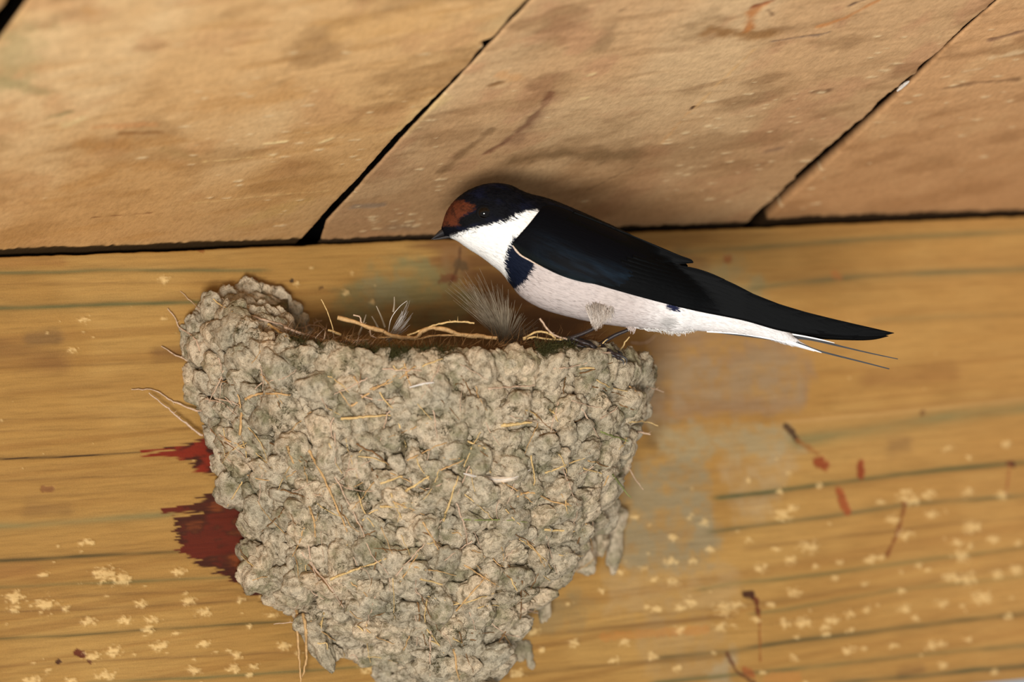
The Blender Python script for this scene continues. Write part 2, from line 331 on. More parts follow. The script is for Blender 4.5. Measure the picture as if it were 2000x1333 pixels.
    # pale flecks where the surface is bruised
    fl = [(170, 1060, 12), (205, 1122, 22), (240, 1132, 18), (350, 1117, 12), (30, 1168, 18), (88, 1183, 21), (28, 1190, 12), (130, 1188, 9), (172, 1213, 14), (245, 1212, 12), (300, 1210, 13), (275, 1180, 11),
          (400, 1197, 14), (530, 1203, 11), (310, 1262, 14), (398, 1258, 11), (225, 1273, 15), (180, 1282, 14), (290, 1230, 12), (380, 1310, 14), (455, 1308, 12), (495, 1305, 10), (210, 1320, 15), (65, 1327, 14), (140, 1330, 10), (370, 1173, 12),
          (470, 1173, 9), (555, 1262, 12), (465, 1280, 9), (85, 1122, 9), (580, 555, 8), (607, 523, 5), (678, 573, 9), (730, 590, 8), (690, 533, 6), (320, 546, 10), (140, 682, 9), (165, 625, 10), (320, 623, 6), (720, 1305, 15),
          (1530, 1005, 20), (1548, 992, 12), (1580, 1068, 20), (1545, 1095, 12), (1596, 1107, 9), (1485, 1110, 14), (1310, 1098, 14), (1353, 1096, 10), (1462, 1055, 9), (1515, 1072, 10), (1640, 1098, 9), (1378, 1021, 11), (1388, 1073, 10),
          (1315, 1138, 12), (1350, 1175, 15), (1552, 1158, 14), (1418, 1190, 22), (1440, 1183, 14), (1330, 1187, 12), (1285, 1190, 12), (1570, 1219, 18), (1535, 1218, 15), (1625, 1212, 14), (1660, 1200, 12), (1695, 1192, 12), (1767, 1190, 13), (1840, 1180, 14),
          (1920, 1168, 22), (1600, 948, 10), (1720, 980, 10), (1770, 970, 20), (1815, 966, 16), (1785, 978, 16), (1890, 962, 16), (1960, 967, 14), (1820, 1005, 15), (1745, 1015, 14), (1770, 1046, 16), (1900, 1030, 22), (1880, 1085, 20), (1870, 1060, 12),
          (1940, 1055, 14), (1890, 1130, 22), (1860, 1128, 18), (1950, 1122, 14), (1985, 1115, 16), (1700, 1095, 12), (1710, 1090, 10), (1615, 1238, 10), (1663, 1232, 9), (1660, 1272, 14), (1745, 1262, 10), (1820, 1262, 16), (1840, 1258, 10), (1555, 1288, 9),
          (1330, 1230, 13), (1410, 1225, 14), (1325, 1305, 10), (1275, 1285, 10), (1558, 1245, 8), (1760, 1155, 11), (1850, 875, 12), (1965, 868, 12), (1893, 895, 8), (1540, 925, 7), (1460, 938, 7), (1970, 1205, 12), (1990, 1060, 10), (1690, 1140, 9),
          (1045, 1235, 12), (1122, 1256, 13), (1060, 1270, 9), (1010, 1317, 14), (1255, 1110, 9), (1213, 1118, 9), (1176, 1154, 9), (1210, 1118, 8), (1200, 1290, 10), (1275, 1282, 12), (1110, 1180, 9), (1240, 1010, 8), (1350, 955, 5)]
    r2 = np.random.RandomState(5)
    for _ in range(90):
        if r2.rand() < .5: fl.append((1200+800*r2.rand(), 960+380*r2.rand()**.8, 3+8*r2.rand()))
        else: fl.append((600*r2.rand(), 1060+280*r2.rand(), 2+5*r2.rand()))
    for _ in range(60): fl.append((2000*r2.rand(), 480+500*r2.rand(), 1+2.5*r2.rand()))
    nz = 1.25*fbm2(x*900, z*1500, 81, 4)
    fm = np.zeros(x.shape)
    for (fx, fy, r) in fl:
        p = on_wall(fx, fy); sel = (np.abs(x-p[0]) < r*mm*3) & (np.abs(z-p[2]) < r*mm*2)
        if not sel.any(): continue
        d = np.hypot((x[sel]-p[0])/1.5, (z[sel]-p[2])*1.15)/(r*mm*.82)
        fm[sel] = np.maximum(fm[sel], (1-sstep(.25, 1.05, d+nz[sel]*.85))*(.9 if r > 6 else .6))
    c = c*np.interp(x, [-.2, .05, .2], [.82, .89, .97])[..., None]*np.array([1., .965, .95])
    c = mix(c, srgb(228, 192, 130), np.clip(fm*.66, 0, 1))
    return c
def build_wall():
    xa, xb = on_wall(-60, 900)[0], on_wall(2070, 900)[0]
    st = .00046
    xs = np.concatenate([np.linspace(-.75, xa-.01, 30), np.arange(xa, xb, st), np.linspace(xb+.01, .85, 30)])
    zt = -.0008
    zs = np.arange(zt, ZB, -st)
    zs = np.append(zs, ZB)
    X, Z = np.meshgrid(xs, zs, indexing='ij')
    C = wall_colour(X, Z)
    lum = C@np.array([.3, .6, .1])
    Y = -.00035*np.clip((lum-.33)/.2, -1, 1)-.0004*fbm2(X*25, Z*90, 91, 3)
    top = np.clip(1-(zt-Z)/.0009, 0, 1); Y = Y+.0006*top**2
    bot = np.clip(1-(Z-ZB)/.003, 0, 1); Y = Y+.002*bot**2
    Zj = Z+top*(.00035*fbm2(X*180, Z*0, 97, 4)+.0003*fbm2(X*22, Z*0, 98, 2))
    V = [np.stack([X, Y, Zj], -1)]
    n, m = X.shape
    rows = []   # top ledge, back, bottom
    extra = [(.004, -.0024), (.034, -.0122), (.035, .03), (.07, .03), (.07, ZB), (.004, ZB)]  # raised back lip is added to stop light entering behind the boards
    E = np.stack([np.stack([xs, np.full(n, y), np.full(n, z)], -1) for y, z in extra], 1)
    allV = np.concatenate([V[0], E[:, ::-1]], 1)      # going down the front, along the bottom, up the back, to the ledge
    allC = np.concatenate([C, np.repeat(C[:, -1:], len(extra), 1)], 1); allC[:, -4:] *= .25; allC[:, 0] *= .35  # ledge and top edge painted dark, the gap's shade in the colour
    k = allV.shape[1]
    F = grid_faces(n, k, wrap_v=True)
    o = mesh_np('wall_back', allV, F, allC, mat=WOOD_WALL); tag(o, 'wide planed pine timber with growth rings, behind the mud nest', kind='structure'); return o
wall = build_wall()

# ------------------------------------------------------------------ ceiling boards
PXL = [on_ceil(0, 90)[0], on_ceil(607, 470)[0], on_ceil(1462, 438)[0]]
def ceil_colour(x, q, base, seed):
    w1 = fbm2(x*24, q*12, seed, 4); w2 = fbm2(x*45+q*20, q*170-x*60, seed+3, 5); w3 = fbm2(x*70, q*55, seed+8, 4); w4 = fbm2(x*300+q*100, q*560-x*200, seed+12, 4)
    c = np.broadcast_to(srgb(*base[0]), x.shape+(3,)).copy()
    c = mix(c, srgb(*base[1]), sstep(-.1, .4, w1)*.8)
    c = mix(c, srgb(*base[2]), sstep(.0, .6, w2)*.42)
    c = mix(c, srgb(*base[3]), sstep(.05, .45, w3)*.6)
    c = c*(1+.15*w4)[..., None]
    w5 = fbm2(x*38+q*14, q*60-x*24, seed+21, 5); c = mix(c, c*np.array([.64, .60, .56]), sstep(.05, .45, w5)*.85)
    c = c*(1-.82*(1-sstep(-.0006, .0008, q+.0006*noise2(x*300, q*0, 5))))[..., None]  # board ends over the timber painted dark, standing in for gap shade
    mm = .00019
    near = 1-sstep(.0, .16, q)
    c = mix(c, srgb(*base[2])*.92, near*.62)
    for pts, w, cc, a in [
            ([(1078, 188), (1062, 215), (1030, 250), (990, 282), (950, 305)], 9, (112, 66, 44), .65), ([(1060, 225), (1000, 280)], 26, (130, 96, 70), .45), ([(960, 262), (900, 310), (870, 340)], 12, (112, 80, 48), .55),
            ([(1475, 98), (1420, 150), (1358, 212)], 4.5, (214, 168, 112), .75), ([(1345, 222), (1320, 250), (1290, 284)], 4, (208, 160, 108), .7), ([(1351, 216), (1356, 211)], 3.2, (70, 40, 24), .9),
            ([(1000, 320), (1100, 305), (1230, 310)], 32, (112, 84, 52), .55), ([(1150, 375), (1240, 330)], 4, (110, 84, 56), .5),  # first entry: soft shadow band beside the bird, painted on the boards
            ([(1390, 60), (1440, 68), (1500, 72)], 22, (150, 106, 60), .75), ([(1460, 60), (1470, 25), (1500, 8)], 12, (190, 116, 56), .7), ([(1480, 14), (1510, 4)], 11, (140, 70, 36), .8), ([(1500, 22), (1510, 34)], 5, (100, 66, 44), .8),
            ([(1600, 56), (1650, 40), (1690, 18), (1735, -4)], 7, (196, 130, 74), .75), ([(1660, 16), (1690, 4), (1700, -6)], 5, (84, 62, 50), .85), ([(1510, 84), (1600, 72), (1620, 66)], 6, (124, 100, 84), .7),
            ([(1590, 185), (1620, 182)], 10, (122, 90, 62), .7), ([(1500, 300), (1520, 295)], 18, (134, 104, 80), .6), ([(1480, 330), (1500, 322)], 8, (130, 90, 56), .6), ([(1400, 400), (1470, 370)], 6, (148, 100, 70), .4),
            ([(1940, 90), (2000, 74)], 9, (132, 96, 72), .75), ([(1850, 184), (1920, 172), (1990, 166)], 11, (128, 94, 64), .7), ([(1940, 125), (2000, 112)], 10, (226, 196, 152), .5), ([(1890, 150), (1920, 145)], 6, (220, 188, 146), .5), ([(1760, 280), (1900, 250)], 16, (178, 130, 84), .4),
            ([(240, 268), (310, 266)], 9, (150, 106, 62), .8), ([(190, 255), (300, 250)], 12, (206, 142, 88), .5), ([(100, 235), (140, 225)], 9, (160, 136, 92), .8), ([(0, 165), (90, 190)], 14, (156, 138, 92), .5),
            ([(130, 250), (160, 240)], 10, (226, 196, 140), .6), ([(40, 80), (10, 160)], 50, (170, 152, 104), .5), ([(170, 290), (330, 285)], 30, (176, 124, 66), .45), ([(150, 370), (230, 330), (340, 330)], 26, (170, 118, 60), .4),
            ([(185, 434), (240, 430), (295, 425)], 3, (120, 74, 42), .6), ([(320, 300), (380, 318)], 16, (170, 134, 84), .5), ([(170, 28), (185, 34)], 12, (196, 146, 90), .6),
            ([(520, 288), (560, 284)], 6, (236, 206, 148), .8), ([(630, 285), (650, 278)], 6, (236, 206, 148), .7), ([(400, 324), (540, 312)], 3, (224, 186, 124), .5), ([(340, 408), (640, 380)], 4, (218, 178, 118), .35),
            ([(695, 408), (750, 404)], 12, (146, 122, 98), .75), ([(765, 446), (800, 450)], 22, (148, 118, 88), .6), ([(440, 200), (560, 190)], 60, (198, 144, 84), .35), ([(700, 60), (820, 40)], 70, (214, 164, 100), .35), ([(860, 200), (780, 260)], 22, (222, 190, 130), .4),
            ([(600, 400), (470, 450)], 26, (196, 156, 92), .4), ([(960, 60), (1010, 30)], 26, (196, 164, 116), .5), ([(1180, 100), (1200, 60)], 22, (150, 118, 82), .55), ([(1240, 10), (1210, 30)], 5, (130, 96, 66), .7),
            ([(960, 175), (975, 170)], 9, (136, 96, 56), .8), ([(985, 150), (1010, 160)], 14, (212, 158, 104), .6), ([(1150, 152), (1160, 149)], 6, (220, 186, 134), .8), ([(1140, 198), (1148, 196)], 5, (220, 186, 134), .8), ([(1000, 240), (1090, 200)], 12, (190, 146, 108), .4)]:
        P = [on_ceil(*p) for p in pts]
        d = line_d(x, q, P)+w*mm*.9*fbm2(x*260+4, q*190, 17, 4)+.0004*noise2(x*500, q*500, 18)
        c = mix(c, srgb(*cc), (1-sstep(0, w*mm*1.3, d))*min(1, a*1.1))
    r2 = np.random.RandomState(11)
    fm = np.zeros(x.shape); nz = fbm2(x*900, q*500, 83, 3)
    for _ in range(230):
        u = r2.rand()
        if u < .35: fx, fy = 1300+320*r2.rand(), 150+270*r2.rand()
        elif u < .6: fx, fy = 350+550*r2.rand(), 180+270*r2.rand()
        elif u < .75: fx, fy = 1700+300*r2.rand(), 60+200*r2.rand()
        elif u < .85: fx, fy = 700+150*r2.rand(), 420+40*r2.rand()
        else: fx, fy = 2000*r2.rand(), 450*r2.rand()
        r = 2+4.5*r2.rand()**2; p = on_ceil(fx, fy); rr = r*mm
        sel = (np.abs(x-p[0]) < rr*4) & (np.abs(q-p[1]) < rr*4)
        if sel.any():
            u_, v_ = (x[sel]-p[0]), (q[sel]-p[1]); d = np.hypot((u_*.9-v_*.15)/1.9, (v_))/(rr)
            fm[sel] = np.maximum(fm[sel], 1-sstep(.3, 1.1, d+nz[sel]*.6))
    c = mix(c, srgb(232, 204, 158), fm*.55)
    c = c*(1-.86*(1-sstep(-.0010, .0006, q+.0005*noise2(x*300, q*0, 5))))[..., None]  # second pass of the painted shade at the board ends
    return c
ceil_root = tag(empty('ceiling', (0, 0, 0)), 'rough sawn pine roof boards sloping up from the timber', kind='structure')
def plank(xa, xb, drop, base, seed, jagL, jagR, dense, q1=.62, side=.22, sideh=lambda q: .0006+0*q):
    thick = .022; q0 = -.030
    if dense:
        qv = np.concatenate([np.linspace(q0, -.004, 8), np.arange(-.0033, .30, .0007), np.linspace(.305, q1, 40)])
        xv = np.linspace(0, 1, max(4, int((xb-xa)/.0007)))
    else:
        qv = np.linspace(q0, q1, 160); xv = np.linspace(0, 1, 60)
    Lx = xa+jagL(qv); Rx = xb+jagR(qv)
    X = Lx[:, None]+(Rx-Lx)[:, None]*xv[None]
    Q = np.repeat(qv[:, None], len(xv), 1)
    C = ceil_colour(X, Q, base, seed)
    lum = C@np.array([.3, .6, .1])
    hgt = .0013 - drop + .0006*fbm2(X*30, Q*14, seed+2, 3)-.00025*np.clip((lum-.35)/.2, -1, 1)+.00005*fbm2(X*700, Q*420, seed+5, 2)
    e = np.minimum(X-Lx[:, None], Rx[:, None]-X); hgt = hgt+.0004*np.clip(1-e/.0006, 0, 1)**2
    # warped underside lifts a little from the timber; frayed ends
    fray = np.exp(-(Q/.0015)**2)
    P = X[..., None]*np.array([1, 0, 0])+Q[..., None]*M_UP-hgt[..., None]*N_DN
    P = P+fray[..., None]*(.0004*fbm2(X*600, Q*0, 77, 3))[..., None]*N_DN
    up = -N_DN*thick
    edgeC = np.array([.22, .20, .18])  # side faces darkened to paint the shade inside the joints
    rab = np.array([.006, 0, 0]); sh = sideh(qv)[:, None]*-N_DN           # rebated edge: a thin lip, then a hollow painted dark as shade
    allP = np.concatenate([P, (P[:, -1]+up)[:, None], (P[:, 0]+up+rab)[:, None], (P[:, 0]+sh+rab)[:, None], (P[:, 0]+sh)[:, None]], 1)
    allC = np.concatenate([C, C[:, -1:]*edgeC, C[:, :1]*edgeC*.4, C[:, :1]*edgeC*.4, C[:, :1]*side], 1)
    n, k = allP.shape[:2]
    F = grid_faces(n, k, wrap_v=True)
    # end cap at the timber side
    V = allP.reshape(-1, 3); capi = []
    low = P[0]+up
    V2 = np.concatenate([V, low]); C2 = np.concatenate([allC.reshape(-1, 3), C[0]*edgeC])
    nb = len(V); kk = P.shape[1]
    cap = np.array([[j, j+1, nb+j+1, nb+j] for j in range(kk-1)])
    F = np.concatenate([F, cap])
    mesh_np('plank', V2, F, C2, mat=WOOD_CEIL, parent=ceil_root)
def jz(*a): return lambda q: 0*q
def jag(seed, amp=.0006, extra=None):
    def f(q):
        r = amp*fbm2(q*170, q*0, seed, 4)+amp*.6*np.round(1.4*noise2(q*90, q*0+3, seed+4))
        if extra is not None: r = r+extra(q)
        return r
    return f
BA = [(216, 172, 118), (228, 192, 142), (180, 130, 72), (200, 152, 104)]
BB = [(206, 164, 118), (218, 182, 136), (162, 122, 82), (196, 146, 106)]
BC = [(208, 160, 112), (198, 152, 104), (178, 130, 84), (218, 174, 124)]
x0, x1, x2 = PXL
wA, wB = x1-x0, x2-x1
qn = on_ceil(700, 330)[1]
def wedge(q): return -.0052*np.clip(1-(q-0)/.0075, 0, 1)**1.0+.0006      # torn corner at the foot of the joint
QJ = on_ceil(850, 205)[1]; QK = on_ceil(960, 88)[1]; GQ = [on_ceil(*p)[1] for p in ((1462, 438), (1590, 300), (1770, 165), (1850, 90), (1940, 5))]
plank(x0-.15*2, x0-.15-.0012, 0, BA, 141, jz(), jz(), False)
plank(x0-.15, x0-.0062, 0, BA, 131, jz(), jag(5), True)
plank(x0, x1-.0019, 0, BA, 101, jz(), jag(6, .0004, lambda q: .0018*sstep(.8*QJ, 1.25*QJ, q)*(.72+.3*noise2(q*150, q*0, 44))-.0030*np.exp(-((q-QK)/.0022)**2)), True)
plank(x1+.0003, x2-.0004, .0006, BB, 111, jag(7, .0002, lambda q: .0045*np.clip(1-(q+.002)/.016, 0, 1)), jag(8, .0010), True)
plank(x2+.0004, x2+.148, -.0006, BC, 121, lambda q: np.interp(q, GQ, [.0080, .0066, .0048, .0036, .0030]), jz(), True, side=.75, sideh=lambda q: .0004+.7*np.clip(np.interp(q, GQ, [.0080, .0066, .0048, .0036, .0030])-.0028, 0, 1))
plank(x2+.150, x2+.298, 0, BA, 151, jz(), jz(), False)
plank(x2+.300, x2+.448, -.001, BB, 161, jz(), jz(), False)
# added near-black sheet above the boards, blocks light through the joints
def box_between(name, xa, xb, qa, qb, u0, u1, mat, c, parent):
    V = []
    for x in (xa, xb):
        for q in (qa, qb):
            for u in (u0, u1): V.append(np.array([x, 0, 0])+M_UP*q-N_DN*u)
    F = np.array([[0, 1, 3, 2], [4, 6, 7, 5], [0, 4, 5, 1], [2, 3, 7, 6], [0, 2, 6, 4], [1, 5, 7, 3]])
    return mesh_np(name, np.array(V), F, np.tile(srgb(*c), (8, 1)), smooth=False, mat=mat, parent=parent)
box_between('joint_light_block', -.75, .85, -.07, .63, .024, .03, WOOD_CEIL, (22, 18, 14), ceil_root)

# ------------------------------------------------------------------ nest body
TAB = [(560, 416, 1214, 0.078), (650, 386, 1232, 0.083), (700, 380, 1242, 0.084), (790, 392, 1242, 0.083), (860, 418, 1232, 0.081), (930, 444, 1206, 0.077), (1000, 470, 1180, 0.071), (1060, 502, 1152, 0.064), (1130, 498, 1107, 0.056), (1190, 578, 1052, 0.048), (1230, 623, 992, 0.041), (1290, 748, 964, 0.035), (1340, 808, 942, 0.03), (1385, 858, 932, 0.02), (1415, 898, 917, 0.006)]
rows = []
phis = np.linspace(0, pi, 181)
for yL, L, R, p in TAB:
    P0 = on_wall(L, yL); w = .06
    for _ in range(30):
        pts = np.stack([P0[0]+w*(1-np.cos(phis)), -p*np.sin(phis), np.full(181, P0[2])], -1)
        mx = proj(pts)[0].max(); w += (R-mx)*PX*.5
    rows.append((P0[2], P0[0], w, p))
rows = np.array(rows)[::-1]      # ascending z
def nest_xyz(phi, z, inset=0.):
    L = np.interp(z, rows[:, 0], rows[:, 1]); w = np.interp(z, rows[:, 0], rows[:, 2]); p = np.interp(z, rows[:, 0], rows[:, 3])
    c = L+w; se = .92
    return np.stack([c-(w-inset)*np.sign(np.cos(phi))*np.abs(np.cos(phi))**se, -(p-inset)*np.abs(np.sin(phi))**se+.0008, z+0*phi], -1)
RIM = [(0, 604), (0.1, 592), (0.25, 606), (0.38, 652), (0.5, 676), (0.7, 693), (1.0, 705), (1.3, 707), (1.57, 697), (1.9, 689), (2.15, 697), (2.4, 712), (2.8, 717), (3.1416, 712)]
rz = []
for ph, yy in RIM:
    z = -.05
    for _ in range(25):
        y_ = proj(nest_xyz(np.array(ph), z))[1]; z += (y_-yy)*PX*.7
    rz.append(z)
def rim_z(phi): return np.interp(phi, [r[0] for r in RIM], rz)
ZN = rows[0, 0]
def lump(V, amp=1.):
    x, y, z = V[..., 0], V[..., 1], V[..., 2]
    a = fbm3(x*110, y*110, z*110, 201, 2); b = noise3(x*330, y*330, z*330, 205); c_ = fbm3(x*900, y*900, z*900, 209, 2)
    return amp*(.0022*(1-np.abs(a)*2)+.0010*(1-2*np.abs(b))+.0004*c_)
def build_nest_core(parent):
    nu, nv = 420, 300
    ph = np.linspace(0, pi, nu)[:, None]; v = np.linspace(0, 1, nv)[None]
    zr = rim_z(ph)-.002
    Z = zr+(ZN-zr)*v
    P = nest_xyz(ph+0*v, Z)
    du = np.gradient(P, axis=0); dv = np.gradient(P, axis=1); N = np.cross(dv, du); N /= np.linalg.norm(N, axis=-1)[..., None]+1e-12
    ctr = P.mean((0, 1)); s = np.sign(((P-np.array([ctr[0], 0, 0]))*N*np.array([1, 1, 0])).sum(-1).mean()); N = N*s
    P = P+N*(lump(P)-.0015)[..., None]
    # inner cup
    ni = 60; t = np.linspace(0, 1, ni)[None]
    thick = .008+.020*np.exp(-(ph/.42)**2)
    Zi = zr+.0015*np.sin(t*pi)*(t < .5)-.034*np.clip(t-.25, 0, 1)**1.3
    ins = thick*np.minimum(t/.25, 1)+.03*np.clip((t-.6)/.4, 0, 1)**2
    zq = zr+0*Zi
    Pi = nest_xyz(ph+0*t, zq+0*t, ins); Pi[..., 2] = Zi
    Pi = Pi+np.array([0, 0, 1])*lump(Pi, .6)[..., None]
    full = np.concatenate([Pi[:, ::-1], P], 1)
    full[..., 1] = np.minimum(full[..., 1], .0012)
    F = grid_faces(nu, ni+nv)
    fl = F[:, ::-1] if s > 0 else F
    o = mesh_np('mud_wall', full, F, mat=MUD_CORE); fix_parent(o, parent); return o, P, N, full, F
nest = tag(empty('bird_nest', tuple(nest_xyz(np.array(pi/2), ZN+.03))), 'half-cup nest of grey-brown mud pellets and straw stuck to the pine timber', 'nest')
core, NP_, NN_, CV, CF = build_nest_core(nest)
bvh = BVHTree.FromPolygons([tuple(v) for v in CV.reshape(-1, 3)], [tuple(int(i) for i in f) for f in CF])
def hit(x, y, lift=.0):
    v = Vector(ray(x, y)).normalized(); r = bvh.ray_cast(Vector(CAM), v, 5.)
    if r[0] is None: return None
    return np.array(r[0])-np.array(v)*lift

# ---- pellets
def ico(sub):
    import bmesh
    bm = bmesh.new(); bmesh.ops.create_icosphere(bm, subdivisions=sub, radius=1.)
    V = np.array([v.co for v in bm.verts]); F = np.array([[v.index for v in f.verts] for f in bm.faces]); bm.free(); return V, F
def pellet_shape(V, sd):
    r = np.random.RandomState(sd); x, y, z = V.T
    n = .36*fbm3(x*1.1+sd, y*1.1, z*1.1, 301+sd, 2)+.15*(1-2*np.abs(noise3(x*2.6, y*2.6+sd, z*2.6, 305)))+.07*fbm3(x*6, y*6, z*6+sd, 309, 2)
    n += .05*noise3(x*9, y*9, z*9+sd, 313)+.045*noise3(x*18, y*18, z*18+sd, 311)
    fc = np.random.RandomState(sd+90).normal(size=(5, 3)); fc /= np.linalg.norm(fc, axis=1)[:, None]
    n -= np.clip((V@fc.T).max(1)-.72, 0, 1)*.75
    W_ = V*(1+n)[:, None]
    k = 1+.34*r.uniform(-1.2, .8)*(-y)                      # fatter at the drooping end (-y)
    W_[:, 0] *= k*r.uniform(.85, 1.1); W_[:, 2] *= .78*(1+.15*-y); W_[:, 1] *= r.uniform(1., 1.35)
    return W_
V4, F4 = ico(4); V3, F3 = ico(3); V2i, F2i = ico(2)
PVAR = []
for i in range(18):
    me_o = mesh_np('mud_pellet', pellet_shape(V4, i), F4, mat=MUD); PVAR.append(me_o.data); bpy.data.objects.remove(me_o)
cand = []
nu, nv = NP_.shape[:2]
acc_p = []; acc = []
order = rng.permutation(26000)
ui = rng.randint(2, nu-2, 26000); vi = (nv*rng.rand(26000)).astype(int)
P_arr = np.zeros((0, 3)); R_arr = np.zeros(0)
for k in range(26000):
    p = NP_[ui[k], vi[k]]
    r = (.0036+.0020*rng.rand() if k < 900 else .0021+.0022*rng.rand()) if k < 7000 else .0011+.0010*rng.rand()
    if len(P_arr):
        d = np.linalg.norm(P_arr-p, axis=1)
        if (d < (R_arr+r)*.70).any(): continue
    P_arr = np.vstack([P_arr, p]); R_arr = np.append(R_arr, r); acc.append((p, NN_[ui[k], vi[k]], r))
# rim crest pellets
for ph in np.linspace(.02, 3.1, 66):
    r = .0026+.0022*rng.rand(); zz = rim_z(ph)
    p = nest_xyz(np.array(ph), zz-.0020-.001*rng.rand(), .0008)
    n = np.array([-cos(ph)*.8, -sin(ph)*.8, .5]); acc.append((p, n/np.linalg.norm(n), r))
# lobes of the raised side where the cup meets the timber, then hanging lumps
HAND = [(420, 600, .004, 22, 1.1, 0), (450, 585, .006, 26, 1.0, 20), (485, 575, .004, 24, 1.1, -20), (515, 580, .003, 26, 1.1, -10), (545, 592, .003, 24, 1., 0), (565, 612, .003, 24, 1.1, 30), (578, 632, .004, 20, 1.2, 30), (590, 646, .003, 16, 1, 0),
        (400, 618, .004, 20, 1., 0), (470, 606, .012, 30, 1, 0), (500, 600, .008, 30, 1, 0), (530, 612, .006, 30, 1, 40), (455, 625, .014, 26, .9, 60), (490, 632, .014, 24, 1., 80), (430, 620, .012, 20, 1., 0), (550, 632, .006, 24, 1, 0), (520, 640, .012, 22, 1, 0),
        (505, 634, .016, 20, 1, 0), (528, 628, .012, 20, 1, 30), (545, 634, .010, 20, 1, 0), (518, 648, .016, 20, 1, 0), (540, 652, .014, 22, 1, 50), (562, 652, .012, 20, 1, 0), (500, 618, .014, 18, 1, 0), (368, 668, .001, 15, 1.8, -5), (366, 645, .001, 13, 1, 0),
        (625, 1262, .010, 26, 1.7, 25), (650, 1275, .010, 18, 1, 0), (500, 1120, .008, 34, .8, 30), (485, 1135, .006, 18, 1, 0), (540, 1155, .006, 24, .9, 40), (580, 1185, .006, 22, .9, 40), (690, 1232, .008, 26, .9, 0), (740, 1240, .010, 24, .9, 0), (660, 1215, .01, 26, 1, 0),
        (600, 1200, .008, 26, 1, 20), (768, 1290, .010, 24, 1.2, 20), (800, 1312, .010, 22, 1.1, 10), (790, 1275, .012, 26, 1., 0), (840, 1320, .016, 30, 1.2, 0), (880, 1318, .018, 26, 1.3, 0), (905, 1285, .024, 24, 1.5, -5), (900, 1250, .022, 26, 1.1, 0), (945, 1290, .018, 24, 1.3, 0), (940, 1330, .012, 22, 1.1, 0), (860, 1345, .010, 30, 1, 0),
        (1201, 1058, .003, 15, 2.9, -4), (1205, 1015, .004, 18, 1.4, 0), (1143, 1082, .010, 26, 1.4, -8), (1170, 1060, .008, 20, 1.3, 0), (1112, 1085, .010, 22, 1.6, 0), (1126, 1050, .014, 24, 1.2, 0), (1062, 1188, .006, 14, 2.0, 3), (1056, 1155, .008, 16, 1.5, -8), (1080, 1130, .010, 20, .8, 60), (1050, 1128, .012, 20, 1, 0),
        (1022, 1160, .014, 18, 1.8, 10), (1010, 1190, .012, 20, .9, 60), (990, 1215, .012, 17, 1, 0), (972, 1230, .014, 18, 1.3, 0), (950, 1225, .018, 26, 1.5, -5), (985, 1185, .018, 24, 1.2, 0), (1095, 1100, .010, 24, 1, 0)]
def add_hand(h):
    x, y, out, r, el, ang = h
    p = on_wall(x, y, out); return p, r*PX, el, radians(ang)
pell = []
def frame(n, twist, tilt):
    n = n/np.linalg.norm(n); dn = np.array([0, 0, -1.])-n*(-n[2]); dn /= np.linalg.norm(dn)+1e-9
    Y = -dn; X = np.cross(Y, n)
    R = np.stack([X, Y, n], 1)
    ct, st_ = cos(twist), sin(twist); Rz = np.array([[ct, -st_, 0], [st_, ct, 0], [0, 0, 1]])
    c2, s2 = cos(tilt), sin(tilt); Rx = np.array([[1, 0, 0], [0, c2, -s2], [0, s2, c2]])
    return R@Rz@Rx
for p, n, r in acc:
    low = float(np.clip((-.07-p[2])/.06, 0, 1)); pell.append((p+n*r*.2, frame(n, rng.normal(0, .5-.2*low), .45+.3*rng.rand()), np.array([1.-.08*low, 1.+.38*low*rng.rand(), .85+.35*rng.rand()])*r*1.08))
hand_n = np.array([-.15, -.95, .1])
for h in HAND:
    p, r, el, ang = add_hand(h)
    R = np.stack([CR*cos(ang)+CU*sin(ang), -CR*sin(ang)+CU*cos(ang), -CD], 1)
    pell.append((p, R, np.array([1/1.0, el/1.1, 1.0])*r*1.0))
for x, y, r_ in [(492, 612, 17), (508, 622, 18), (526, 618, 18), (545, 622, 18), (500, 638, 16), (520, 638, 19), (540, 642, 19), (558, 636, 18), (556, 654, 17), (532, 656, 15), (574, 648, 15), (512, 604, 16)]:
    h_ = hit(x, y)
    if h_ is not None:
        an = rng.normal(0, .6); R = np.stack([CR*cos(an)+CU*sin(an), -CR*sin(an)+CU*cos(an), -CD], 1); pell.append((h_, R, np.array([1., .95, .8])*r_*PX))
def vis_score(p, s):
    x, y = proj(p)
    if not (-30 < x < 2030 and -30 < y < 1363): return -1
    h_ = hit(x, y)
    if h_ is not None and np.linalg.norm(h_-CAM) < np.linalg.norm(p-CAM)-.006: return -1
    return s.max()
sc_ = np.array([vis_score(p, s) for p, R, s in pell]); sc_[-len(HAND)-12:] += .002*(sc_[-len(HAND)-12:] > 0)
top = set(np.argsort(-sc_)[:300])
SV, SF, off = [], [], 0
for i, (p, R, s) in enumerate(pell):
    if i in top:
        o = bpy.data.objects.new('mud_pellet', PVAR[i % 18]); col.objects.link(o)
        M = np.eye(4); M[:3, :3] = R*s[None]; M[:3, 3] = p
        o.parent = nest; o.matrix_parent_inverse = Matrix.Translation(-Vector(nest.location)); o.matrix_basis = Matrix(M.tolist())
    else:
        V = pellet_shape(V3, i % 29)*s[None]; V = V@R.T+p
        SV.append(V); SF.append(F3+off); off += len(V)
so = mesh_np('small_pellets', np.concatenate(SV), np.concatenate(SF), mat=MUD); fix_parent(so, nest); so['kind'] = 'stuff'

